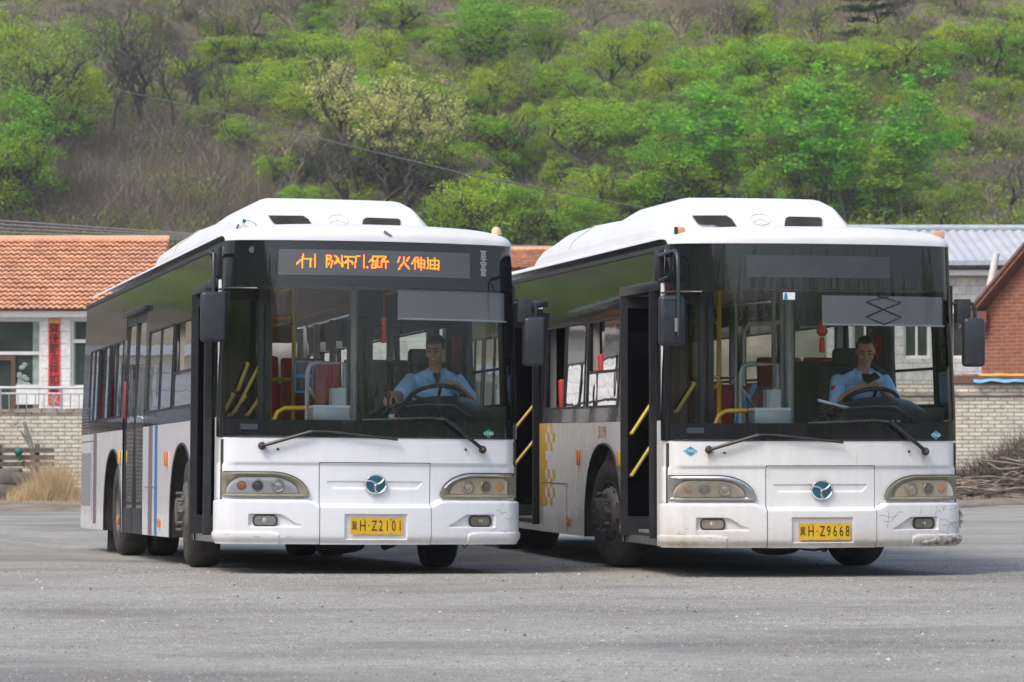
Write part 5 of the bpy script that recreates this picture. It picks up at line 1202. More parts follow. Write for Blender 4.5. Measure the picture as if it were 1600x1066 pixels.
    for y, z, mt in ((3.32, .965, 'amber'), (6.88, 1.01, 'yellow_lens') if A else (1.69, .964, 'yellow_lens'), (3.76, .37, 'amber'), (6.92, .36, 'amber')) + (((1.58, .36, 'amber'),) if not A else ()):
        q = MB(); big = z > .9; q.box(-1.275, y-(.045 if big else .035), z-(.07 if big else .04), -1.252, y+(.045 if big else .035), z+(.07 if big else .04)); q.build('side_marker', M[mt], root, bevel=.01, seg=2)
    def sdecal(name, mt, y0, y1, z0, z1, off=.002):
        q = MB(); spatch(q, [y0, y1], lambda y: z0, lambda y: z1, off, 3); return q.build(name, mt, root, smooth=0)
    seam = MB()
    if A:
        sdecal('stripe', M['mauve'], 4.36, 4.64, ZB+.005, ZS-.004); sdecal('stripe', M['blue_stripe'], 4.0, 4.19, ZB+.005, ZS-.004); sdecal('stripe', M['mauve'], 9.02, 9.32, .31, ZS-.004)
        vt = MB(); 
        for k in range(9): z = 1.30+.032*k; vt.box(-1.262, 9.75, z, -1.25, 10.4, z+.014)
        vt.build('engine_louvre', M['dull_chrome'], root)
        rp = MB(); rp.grid([[SP(y, z, .003) for y in (9.6, 10.5)] for z in (.50, 1.08)]); gp = rp.build('radiator_grille', M['grille_mesh'], root, smooth=0)
        seam.box(-1.2535, 3.95, .70, -1.249, 4.9, .712); seam.box(-1.2535, 9.2, 1.20, -1.249, 10.5, 1.21); seam.box(-1.2535, 9.45, .35, -1.249, 9.458, 1.2)
    else:
        sdecal('stripe', M['bus_yellow'], 4.82, 5.06, .50, ZS-.004)
        w = .115
        for j0, j1 in ((0, 5), (5, 9)):
            q = MB()
            for j in range(j0, j1):
                for i in range(4):
                    if (i+j) % 2 == 0 and not (3 <= j <= 4 and i > 0) and rnd.random() < (.97 if i < 3 else .6):
                        y1 = 4.82-i*w; z1 = ZS-.005-j*.087; spatch(q, [y1-w+.012, y1], lambda y: z1-.085, lambda y: z1, .002, 2)
            q.build('checker_film', M['bus_yellow'], root, smooth=0)
        text_mesh('5119', .155, root, M['red_num'], 'fleet_number', lambda x, z: SP(2.38-x, 1.19+z, .003), sx=1.0)
        seam.box(-1.2535, 3.84, .712, -1.249, 4.95, .722); seam.box(-1.2535, 3.84, .27, -1.249, 3.846, .712)
    seam.build('flap_seam', M['crack'], root)
    # --- doors
    def leaf(name, c, ax, w, h, bars=0, pane='pane'):
        """door leaf: c = outer bottom corner, ax = direction of its width"""
        g = empty(name); g.parent = root
        ax = Vector(ax); nn = Vector((-ax.y, ax.x, 0)); t = .035
        def bx(mb, u0, u1, z0, z1, tt=t):
            vs = [Vector(c)+ax*u+nn*s_+Vector((0, 0, z)) for z in (z0, z1) for s_ in (-tt/2, tt/2) for u in (u0, u1)]
            mb.add(vs, [(0, 2, 3, 1), (4, 5, 7, 6), (0, 1, 5, 4), (2, 6, 7, 3), (0, 4, 6, 2), (1, 3, 7, 5)])
        f = MB(); bx(f, 0, .06, 0, h); bx(f, w-.05, w, 0, h); bx(f, .06, w-.05, 0, .16); bx(f, .06, w-.05, h-.1, h); f.build('door_frame', M['black'], g)
        p = MB(); bx(p, .06, w-.05, .16, h-.1, .008); p.build('pane', M[pane], g)
        for (u0, z0, u1, z1) in (bars or ()):
            r_ = MB(); P0 = Vector(c)+ax*u0+nn*(-.05); P1 = Vector(c)+ax*u1+nn*(-.05); P0.z = z0; P1.z = z1
            r_.tube([P0+nn*.05, P0, P1, P1+nn*.05], .016, 8); r_.build('handrail', M['pale_yellow'], g, smooth=60)
        return g
    # front door, folded open: one leaf at each end of the opening
    leaf('door_leaf', (-1.335 if A else -1.30, DF0+.05, ZB+.06), (1, .10, 0), .56, ZD-ZB-.06, ((.25, 1.33, .47, 1.75), (.27, 1.51, .36, 1.74), (.36, 1.31, .46, 1.45), (.22, 1.31, .34, 1.47), (.12, 1.0, .24, 1.20), (.13, 1.28, .24, 1.48)) if A else ((.22, 1.36, .38, 1.60), (.22, .9, .38, 1.14)))
    leaf('door_leaf', (-1.30, DF1-.10, ZB+.06), (1, -.10, 0), .56, ZD-ZB-.06, () if A else ((.09, 1.18, .30, 1.50), (.09, .82, .30, 1.14)), 'door_pane')
    pl_ = MB(); pl_.box(-.90, .30, .36, -.86, .34, 2.36); pl_.build('door_pillar', M['black'], root)
    hd_ = MB(); hd_.box(-1.275, DF0-.04, ZD, -1.16, DF1+.06, ZD+.085); 
    hd_.build('door_header', M['shell'], root, bevel=.012)
    st = MB(); st.box(-1.235, DF0, ZB, -.7, DF1, .31); st.build('entrance_step', M['dull_chrome'], root)
    # middle door: shut on one bus, folded open on the other
    if not A:
        leaf('door_leaf', (-1.30, DM0+.08, ZB+.06), (1, .10, 0), .70, ZD-ZB-.06, (), 'door_pane')
        leaf('door_leaf', (-1.30, DM1-.10, ZB+.06), (1, -.10, 0), .70, ZD-ZB-.06, ((.10, 1.22, .34, 1.52), (.10, .86, .34, 1.16)), 'door_pane')
        st = MB(); st.box(-1.235, DM0, ZB, -.7, DM1, .31); st.build('entrance_step', M['dull_chrome'], root)
    for y0, y1 in () if not A else ((DM0+.03, (DM0+DM1)/2-.012), ((DM0+DM1)/2+.012, DM1-.03)):
        g = empty('door_leaf'); g.parent = root; f = MB(); x = -1.245; t = .05
        for (a, b_, z0, z1) in ((y0, y0+t, ZB, ZD+.05), (y1-t, y1, ZB, ZD+.05), (y0+t, y1-t, ZB, .50), (y0+t, y1-t, ZD-.04, ZD+.05)):
            f.add([SP(y, z, o) for z in (z0, z1) for o in (-.05, .0) for y in (a, b_)], [(0, 2, 3, 1), (4, 5, 7, 6), (0, 1, 5, 4), (2, 6, 7, 3), (0, 4, 6, 2), (1, 3, 7, 5)])
        f.build('door_frame', M['black'], g, smooth=0)
        p = MB(); spatch(p, [y0+t, y1-t], lambda y: .50, lambda y: ZD-.04, -.02, 8); p.build('pane', M['pane'], g, smooth=0)
        r_ = MB(); r_.tube([(-1.16, y0+.1, .9), (-1.12, y0+.1, .95), (-1.10, y1-.15, 1.5), (-1.14, y1-.15, 1.55)], .017, 8); r_.build('handrail', M['yellow'], g, smooth=60)
    hm = MB(); hm.box(-1.262, DM0-.02, ZD+.05, -1.19, DM1+.02, ZD+.11); hm.build('door_header', M['shell'], root, bevel=.01)
    # --- mirrors
    if A:
        mirror(root, -1, -1.33, -.02, 2.10, False, [(-1.21, .36, 2.62), (-1.30, .30, 2.62), (-1.36, .06, 2.64), (-1.33, -.02, 2.62), (-1.33, -.02, 2.27)])
        mirror(root, 1, 1.385, .02, 1.94, False, [(1.22, .05, 2.26), (1.30, .04, 2.28), (1.38, .02, 2.26), (1.40, .02, 2.22), (1.40, .02, 2.13)])
    else:
        mirror(root, -1, -1.29, -.30, 2.09, True, [(-1.20, .40, 2.64), (-1.26, .22, 2.65), (-1.26, -.28, 2.66), (-1.25, -.335, 2.62), (-1.25, -.365, 2.50), (-1.25, -.375, 1.96)])
        mirror(root, 1, 1.385, .02, 1.94, False, [(1.22, .05, 2.26), (1.30, .04, 2.28), (1.38, .02, 2.26), (1.40, .02, 2.22), (1.40, .02, 2.13)])
    for q_ in ((-1.262, .30, 2.45, -1.20, .42, 2.70), (1.24, .0, 2.10, 1.36, .10, 2.30)): bk = MB(); bk.box(*q_); bk.build('mirror_bracket', M['black'], root, bevel=.008)
    if not A:
        q = MB(); q.tube([(-1.26, .22, 2.44), (-1.26, -.10, 2.46), (-1.26, -.26, 2.62)], .013, 6); q.build('mirror_brace', M['shell'], root)
    q = MB(); q.tube([(-1.26, .15, 2.335), (-1.2, -.0, 2.34), (-.98, -.10, 2.335)], .009, 6); q.build('mirror_stay', M['shell'], root)
    # --- wipers
    for pts, nm in ((((-.923, 1.045), (-.53, 1.165), (-.40, 1.165), (.175, 1.105)), 0), (((.907, 1.03), (.585, 1.272), (.45, 1.285), (-.12, 1.262)), 1)):
        g = empty('wiper'); g.parent = root
        a = MB(); fline(a, [pts[0], pts[1]], .016, .045, 6, sub=6); a.ell(FP(*pts[0], .035), (.034, .034, .034), n=12, m=8); a.build('wiper_arm', M['black'], g)
        b_ = MB(); fline(b_, list(pts[1:]), .0115, .035, 6, sub=8); b_.build('wiper_blade', M['rubber'], g)
        c = MB(); c.ell(FP(pts[0][0]-.0, pts[0][1]+.0, .055), (.02, .02, .02), n=10, m=6); c.build('rusty_cap', M['rust'], g)
    if not A:
        rs = MB()
        for x, z, w_, h_ in ((-.925, 1.012, .010, .09), (-.918, 1.01, .005, .13), (.30, 1.00, .004, .09), (.905, 1.0, .008, .07), (-.45, .90, .004, .12), (.47, .56, .006, .16), (-.20, .28, .02, .03)):
            rs.add([FP(x-w_, z, .0035), FP(x+w_, z, .0035), FP(x+w_*.5, z-h_*.6, .0035), FP(x, z-h_, .0035), FP(x-w_*.5, z-h_*.6, .0035)], [(0, 1, 2, 3, 4)])
        rs.build('rust_streak', mat('rust_stain', (.62, .50, .36), .7, c2=(.70, .64, .54), ns=18), root, smooth=0)
    nz = MB()
    for x, z in ((-.80, 1.02), (.77, 1.03)): nz.ell(FP(x, z, .01), (.012, .012, .010), n=8, m=6)
    nz.build('washer_nozzles', M['black'], root)
    # stickers
    def sticker(x, z, mt, off):
        g = MB(); w, h = .055, .038
        g.add([FP(x-w, z, off), FP(x, z-h, off), FP(x+w, z, off), FP(x, z+h, off)], [(0, 1, 2, 3)]); o = g.build('gas_sticker', mt, root)
        text_mesh('CNG', .038, o, M['sign_white'], 'lettering', lambda a, b_: FP(x+a, z+b_, off+.002))
    if A: sticker(.975, 1.165, M['green_sign'], .008)
    else: sticker(1.025, 1.165, M['blue_sign'], .008); sticker(-1.068, 1.035, M['blue_sign'], .006)
    if A:
        g = MB(); g.tube([FP(.93, 2.69, .008), FP(.925, 2.6, .008), FP(.935, 2.53, .008), FP(.93, 2.47, .008)], [.004, .012, .015, .006], 5)
        g = MB()
        for k in range(16):
            z = 2.69-.0135*k; w = .012+.02*rnd.random(); g.add([FP(.93-w, z, .0068), FP(.93+w, z-.004, .0068), FP(.93+w*.8, z-.012, .0068), FP(.93-w, z-.010, .0068)], [(0, 1, 2, 3)])
        g.build('peeled_tape', M['visor'], hb)
        g = MB(); g.ell(FP(-1.01, 2.655, .006), (.028, .003, .028), n=16, m=6); g.build('round_sticker', M['led'], hb)
        c_ = MB(); c_.grid([[FPs(a, z, .008) for a in (.955, .985)] for z in (1.29, 1.43)]); c_.build('red_sticker', M['red'], root)
    else:
        g = MB(); g.add([FP(x, z, .007) for x, z in ((-.315, 2.275), (-.215, 2.275), (-.215, 2.335), (-.315, 2.335))], [(0, 1, 2, 3)]); o = g.build('inspection_sticker', M['sign_white'], ws, smooth=0)
        g = MB(); g.add([FP(x, z, .009) for x, z in ((-.31, 2.278), (-.275, 2.278), (-.283, 2.33), (-.30, 2.33))], [(0, 1, 2, 3)]); g.build('blue_print', M['blue_sign'], o, smooth=0)
    # scuffs and cracks
    cr = MB(); r2 = random.Random(5 if A else 9)
    def crackline(x, z, n, st, up=0.0, r_=.0013):
        P = [(x, z)]
        ang = r2.uniform(-.6, .6)+up
        for k in range(n): ang += r2.uniform(-.7, .7); P.append((min(P[-1][0]+st*math.cos(ang), 1.243), max(P[-1][1]+st*math.sin(ang), .29)))
        cr.tube([FP(a, b_, foff(a, b_, False)+.0005) for a, b_ in P], r_, 4)
    if A:
        for k in range(7): crackline(r2.uniform(1.0, 1.2), r2.uniform(.32, .58), 3, .022, r2.uniform(0, 3))
        for k in range(4): crackline(r2.uniform(-1.2, -.5), r2.uniform(.28, .34), 2, .016)
    else:
        for k in range(15): crackline(r2.uniform(.95, 1.2), r2.uniform(.33, .56), 5, .024, r2.uniform(0, 3))
        for x, z, n, u in ((.48, .50, 6, 0), (.52, .46, 7, -.2), (.86, .60, 3, -1.2), (.48, .58, 3, 1), (1.03, .47, 8, 0), (.55, .40, 5, .2)): crackline(x, z, n, .03, u)
        for k in range(12): crackline(r2.uniform(-1.2, -.45), r2.uniform(.28, .40), 2, .018)
        q = MB(); G = []
        for i in range(26):
            x = lerp(.86, 1.243, i/25); t = lerp(.285, .335, sm(0, .45, i/25))+.012*r2.random()
            G.append([FP(x, lerp(.262, t, k/4), .034+.022*math.sin(k/4*math.pi)*(.5+r2.random()*.5)+.012) for k in range(5)])
        q.grid(G); sc_ = q.build('torn_bumper_edge', M['scuff'], root, smooth=20); sc_['label'] = 'torn, cracked corner of the bumper'
        q = MB()
        for k in range(10):
            a = FP(1.236, r2.uniform(.40, .52), .03); q.add([a, a+Vector((.02+.03*r2.random(), -.02, .02*r2.uniform(-1, 1))), a+Vector((.01, -.01, .03))], [(0, 1, 2)])
        q.build('splintered_edge', M['scuff'], root, smooth=0)
    cr.build('hairline_cracks', M['crack'], root)
    # --- interior
    I = MB(); I.box(-1.15, .25, .335, 1.15, 10.2, .36)
    I.box(.15, .12, .36, 1.2, 1.9, .74); I.build('cabin_floor', M['floor'], root)
    I = MB(); I.grid([[Vector((x, y, 2.62-.10*(abs(x)/1.15)**4)) for x in linspace(-1.15, 1.15, 9)] for y in (.45, 10.4)]); I.build('cabin_ceiling', M['ceiling'], root, smooth=40)
    I = MB(); I.box(-1.15, .16, 2.37, 1.15, .44, 2.60); I.build('display_housing', M['lining'], root)
    for sx in (-1, 1):
        I = MB(); segs = ((.3, BL-.1),) if sx > 0 else ((DF1, DM0), (DM1, BL-.1))
        for y0, y1 in segs:
            cs = [y0]+[q for c in (YF, YR) for q in (c-.74, c+.74) if y0 < q < y1]+[y1]
            for a, b_ in zip(cs, cs[1:]): I.box(sx*1.21-.01, a, 1.12 if any(abs((a+b_)/2-c) < .74 for c in (YF, YR)) else .36, sx*1.21+.01, b_, 1.40)
        I.build('cabin_lining', M['lining'], root)
        for y in (3.08, 4.95, 6.8, 8.06, 9.04, 10.1): I = MB(); I.box(sx*1.15-.03, y-.04, 1.40, sx*1.15+.03, y+.04, 2.5); I.build('window_post', M['lining'], root)
    I = MB(); I.box(-1.15, 10.3, .4, 1.15, 10.4, 1.5); I.box(-1.15, 10.3, 2.35, 1.15, 10.4, 2.6); I.build('rear_lining', M['lining'], root)
    # dashboard mound
    G = []
    for i in range(25):
        x = lerp(.10, 1.19, i/24); h = interp(x, [.10, .17, .30, .42, .60, .80, .95, 1.08, 1.15, 1.19], [1.22, 1.30, 1.39, 1.44, 1.485, 1.49, 1.465, 1.38, 1.29, 1.2])
        y0 = yfr(x, 1.3)+.07
        G.append([Vector((x, y0, 1.05)), Vector((x, y0, 1.20))]+[Vector((x, lerp(y0+.02, .56, t), lerp(1.22, h, math.sin(min(t*1.25, 1)*math.pi/2)**.8))) for t in linspace(0, 1, 10)]+[Vector((x, .58, h-.06)), Vector((x, .5, 1.05))])
    I = MB(); I.grid(G); db = I.build('dashboard', M['dash'], root, smooth=60)
    I = MB()
    for k in range(11):
        x = .30+.055*k; y0 = yfr(x, 1.3)+.08; I.tube([(x, y0-.006, 1.27), (x, y0+.05, 1.325)], .010, 5)
    I.tube([(.18, yfr(.18, 1.3)+.10, 1.30), (.30, .08, 1.385), (.50, .06, 1.405), (.72, .08, 1.40), (.84, yfr(.84, 1.3)+.09, 1.30)], .010, 6)
    I.build('dashboard_vent', M['shell'], db)
    I = MB(); I.box(-1.15, yfr(0, 1.2)+.26, 1.0, .12, .30, 1.215); I.box(-1.1, yfr(0, 1.2)+.12, 1.18, .12, yfr(0, 1.2)+.30, 1.225); I.build('front_shelf', M['dash'], root)
    # steering wheel
    g = empty('steering_wheel', (.70, .72, 1.435 if not A else 1.455)); g.parent = root; g.rotation_euler = (R(-30), 0, 0)
    I = MB(); I.tube([(.245*math.cos(t), .245*math.sin(t), 0) for t in [2*math.pi*k/40 for k in range(41)]], .019, 8, cap=False); I.build('rim', M['black'], g, smooth=60)
    I = MB(); I.lathe([(.075, -.02), (.07, .015), (.0005, .025)], (0, 0, -.03), 'z', 20)
    for t in (-20, 200, 90, 270): I.tube([(.06*math.cos(R(t)), .06*math.sin(R(t)), -.025), (.24*math.cos(R(t)), .24*math.sin(R(t)), 0)], .014, 6)
    I.tube([(0, 0, -.03), (0, 0, -.35)], .035, 8); I.build('spokes', M['black'], g, smooth=60)
    # gear console
    I = MB(); I.box(.12, .35, .74, .36, .75, 1.25); I.tube([(.24, .52, 1.25), (.25, .55, 1.47)], .010, 6); I.ell((.25, .55, 1.49), (.025, .025, .03)); I.tube([(.16, .40, 1.25), (.2, .33, 1.37), (.34, .32, 1.44)], .02, 6)
    for k in range(9): I.ell((rnd.uniform(.14, .4), rnd.uniform(.2, .4), rnd.uniform(1.24, 1.36)), (.03, .03, .022), n=8, m=6)
    I.build('gear_console', M['black'], root, smooth=50)
    if not A:
        I = MB(); I.box(.10, .25, 1.40, .44, .29, 1.43, rot=Euler((0, R(14), 0)).to_matrix()); I.build('console_panel', M['dull_chrome'], root, bevel=.006)
        I = MB(); I.ell((.70, .02, 1.28), (.05, .02, .016), n=12, m=8); I.build('white_cloth', M['sign_white'], root)
    else:
        I = MB(); I.box(.16, .05, 1.25, .22, .10, 1.32); I.build('small_carton', M['sign_white'], root, bevel=.005); I = MB(); I.box(.225, .05, 1.29, .245, .10, 1.33); I.build('red_tag', M['red'], root)
    # driver's seat
    g = empty('driver_seat'); g.parent = root
    I = MB(); I.box(.50, 1.02, 1.10, 1.02, 1.50, 1.20); I.build('seat', M['seat_dark'], g, bevel=.04, seg=3)
    I = MB(); I.box(.50, 1.46, 1.18, 1.02, 1.58, 1.78, rot=Euler((R(-6), 0, 0)).to_matrix()); I.box(.62, 1.50, 1.78, .90, 1.58, 1.93); I.build('backrest', M['seat_dark'], g, bevel=.04, seg=3)
    I = MB(); I.box(.58, 1.1, .74, .94, 1.45, 1.10); I.build('pedestal', M['black'], g)
    # partition behind the driver
    g = empty('driver_partition'); g.parent = root
    I = MB(); I.box(.20, 1.80, .74, 1.17, 1.83, 1.82); I.box(.20, 1.80, 2.13, 1.17, 1.83, 2.5); I.box(.20, 1.80, 1.82, .36, 1.83, 2.13); I.box(1.02, 1.80, 1.82, 1.17, 1.83, 2.13); I.build('board', M['part_board'], g)
    I = MB(); I.box(.36, 1.81, 1.82, 1.02, 1.82, 2.13); I.build('pane', M['clear'], g)
    I = MB(); I.tube([(.16, 1.78, .36), (.16, 1.78, 2.5)], .022, 8); I.tube([(.03 if A else .06, .95, .36), (.03 if A else .06, .95, 2.50)], .030 if A else .042, 8)
    I.tube([(.16, 1.78, 1.45), (.05, .95, 1.45)], .016, 8)
    I.build('post', M['grey_rail'], g, smooth=60)
    if not A:
        I = MB(); I.tube([(-.20, 1.45, .5), (-.20, 1.45, 2.06), (-.16, 1.45, 2.13), (.14, 1.45, 2.15)], .02, 8); I.tube([(-.26, 1.5, .5), (-.26, 1.5, 2.45)], .018, 8); I.tube([(.14, 1.45, .5), (.14, 1.45, 2.4)], .018, 8); I.build('screen_frame', M['grey_rail'], g, smooth=60)
    else:
        I = MB(); I.tube([(.07, 1.4, .5), (.07, 1.4, 2.12), (.10, 1.4, 2.18), (.24, 1.4, 2.20)], .02, 8); I.build('screen_frame', M['black'], g, smooth=60)
    # curtain by the driver's window
    I = MB(); I.grid([[Vector((1.12+.025*math.sin(k*1.9), 1.38+.012*k, z)) for k in range(22)] for z in linspace(1.2, 2.3, 6)]); I.build('window_curtain', M['curtain'], root, smooth=60)
    I = MB(); I.box(1.04, 1.62, 1.80, 1.10, 1.72, 2.06); I.build('red_vest', M['red_cloth'], root, bevel=.03, seg=3)
    # sun shade roller
    x0, x1, z1, z0 = (.19, 1.14, 2.345, 2.105) if A else (.03, 1.13, 2.315, 2.075)
    g = MB(); g.grid([[Vector((x, yfr(x, z)+.05, z)) for x in linspace(x0, x1, 14)] for z in (z0, z1)]); vz = g.build('sun_shade', M['visor'], root, smooth=60)
    g = MB(); g.tube([Vector((x, yfr(x, z0)+.045, z0)) for x in linspace(x0, x1+.02, 14)], .009, 6); g.build('shade_bar', M['sign_white'], vz)
    if not A:
        g = MB(); cx, hw = .57, .16
        for sg in (-1, 1):
            P = [(cx+sg*hw*(.45), z1), (cx+sg*hw, z1-.03), (cx-sg*hw, z1-.15), (cx-sg*hw*.95, z1-.165), (cx, z0+.004)]
            P = [(cx-sg*.05, z1-.002), (cx+sg*hw, z1-.05), (cx-sg*hw, z1-.175), (cx, z0+.004)]
            g.tube([Vector((a, yfr(a, b_)+.038, b_)) for a, b_ in P], .007, 6)
        g.build('shade_scissor', M['black'], vz)
    # passenger rails, poles, seats
    def rail(name, mt, pts, r_=.017): q = MB(); q.tube(pts, r_, 8); return q.build(name, mt, root, smooth=60)
    if A:
        rail('grab_pole', M['yellow'], [(-.26, 2.3, .36), (-.26, 2.3, 2.5)], .019); rail('grab_pole', M['yellow'], [(-.47, 2.3, .36), (-.47, 2.3, 2.23)], .016); rail('grab_pole', M['yellow'], [(-.72, 2.3, .36), (-.72, 2.3, 2.2)], .016)
        rail('grab_rail', M['yellow'], [(-.80, 2.3, 2.22), (-.26, 2.3, 2.22)]); rail('grab_rail', M['yellow'], [(-.80, 2.3, 1.67), (-.26, 2.3, 1.67)])
    else:
        rail('grab_pole', M['yellow'], [(-.36, 1.7, .36), (-.36, 1.7, 2.5)], .022); rail('grab_pole', M['yellow'], [(-.62, 1.7, .36), (-.62, 1.7, 2.16)], .016); rail('grab_pole', M['yellow'], [(-.27, 3.6, .36), (-.27, 3.6, 2.5)], .02)
        rail('grab_rail', M['yellow'], [(-.82, 1.7, 2.16), (-.36, 1.7, 2.16)]); rail('grab_rail', M['yellow'], [(-.82, 1.7, 1.67), (-.36, 1.7, 1.67)]); rail('grab_rail', M['yellow'], [(-.82, 1.7, 1.585), (-.36, 1.7, 1.585)]); rail('grab_rail', M['rust'], [(-.36, 1.7, 1.665), (-.2, 1.45, 1.665)], .01)
    rail('entrance_rail', M['yellow'], [(-.79, .28, 1.10), (-.77, .28, 1.26), (-.74, .28, 1.33), (-.68, .28, 1.365), (-.50, .28, 1.37)], .020)
    rail('entrance_rail', M['grey_rail'], [(-.38, .9, .8), (-.38, .9, 1.69), (-.36, .9, 1.75), (-.31, .9, 1.77), (-.06, .9, 1.77), (-.06, .9, .8)], .022)
    rail('grab_pole', M['yellow'], [(-.115, .8, 1.25), (-.115, .8, 1.56)], .021)
    for sx in (-1, 1): rail('ceiling_rail', M['grey_rail' if not A else 'yellow'], [(sx*.48, .9, 2.42), (sx*.48, 9.8, 2.42)], .016)
    if not A:
        for k in range(7):
            y = 1.6+.42*k; x = -.46; q = MB(); q.tube([(x, y, 2.42), (x, y, 2.28)], .012, 6); q.tube([(x-.045+.0, y, 2.16), (x-.05, y, 2.22), (x, y, 2.28), (x+.05, y, 2.22), (x+.045, y, 2.16), (x, y, 2.14), (x-.045, y, 2.16)], .008, 6); q.build('strap_handle', M['black'], root)
    I = MB(); z = 1.225; I.box(-.45, .22, z, -.14, .42, 1.385); I.build('coin_box', M['coin'], root, bevel=.006)
    I = MB(); I.box(-.452, .215, 1.37, -.138, .425, 1.392); I.build('coin_box_lid', M['sign_white'], root)
    I = MB(); I.add([(-.39, .7, 1.58), (-.17, .7, 1.58), (-.20, .7, 1.36), (-.31, .7, 1.36), (-.39, .85, 1.58), (-.17, .85, 1.58), (-.20, .85, 1.36), (-.31, .85, 1.36)], [(0, 1, 2, 3), (4, 7, 6, 5), (0, 4, 5, 1), (1, 5, 6, 2), (2, 6, 7, 3), (3, 7, 4, 0)]); I.build('fare_hopper', M['clear'], root)
    I = MB(); I.box(-.205, .72, 1.36, -.08, .84, 1.55); I.build('fare_hopper_panel', M['coin'], root)
    I = MB()
    for p in ((-.39, 1.5, 1.53, -.375, 1.52, 1.81), (-.235, 1.5, 1.53, -.22, 1.52, 1.81), (-.39, 1.5, 1.795, -.22, 1.52, 1.81), (-.39, 1.5, 1.66, -.22, 1.52, 1.69), (-.39, 1.5, 1.53, -.22, 1.52, 1.545)): I.box(*p)
    if A: I.build('notice_frame', M['blue'], root); q = MB(); q.box(-.375, 1.51, 1.545, -.235, 1.525, 1.80); q.build('notice_board', M['led_off'], root)
    else:
        I = MB(); I.box(-.33, 1.0, 1.25, -.29, 1.02, 1.62, rot=Euler((0, R(28), 0)).to_matrix()); I.build('blue_brush_handle', M['blue'], root)
    I = MB(); I.box(-.19, 1.6, 1.45, .03, 1.66, 1.80) if A else I.box(-.46, 1.8, 1.22, -.22, 2.0, 1.58); I.build('extinguisher_box', M['seat'], root, bevel=.015)
    def seat_at(x, y, z=.78):
        g = empty('passenger_seat', (x, y, z)); g.parent = root
        I = MB(); I.box(-.21, -.02, -.0, .21, .40, .06); I.build('seat', M['seat'], g, bevel=.025, seg=2)
        I = MB(); I.box(-.21, .36, .05, .21, .42, .66, rot=Euler((R(-8), 0, 0)).to_matrix()); I.build('backrest', M['seat'], g, bevel=.028, seg=3)
        I = MB(); I.box(-.2, .05, -.42, .2, .35, -.0); I.build('pedestal', M['lining'], g)
    for y in (2.6, 3.5, 4.3): 
        for x in (-.93, -.49) if y < 3 else (-.93,): seat_at(x, y, 1.25 if y < 3 else 1.05)
    for y in (2.35, 3.2, 4.0, 4.8, 5.6): 
        for x in (.49, .93): seat_at(x, y, 1.22 if y < 2.9 else 1.0)
    if A: seat_at(0.02, 3.0, 1.25)
    for y in (7.2, 8.0, 8.8, 9.6):
        for x in (-.93, -.49, .49, .93): seat_at(x, y, 1.15)
    # red seat-back cloths seen through the open side windows
    for y in ((1.86,) if A else (2.05,)):
        q = MB(); q.box(-1.13, y+.02, 1.66, -.98, y+.42, 1.98); q.build('red_seat_cloth', M['red_cloth'], root, bevel=.04, seg=3)
    return root

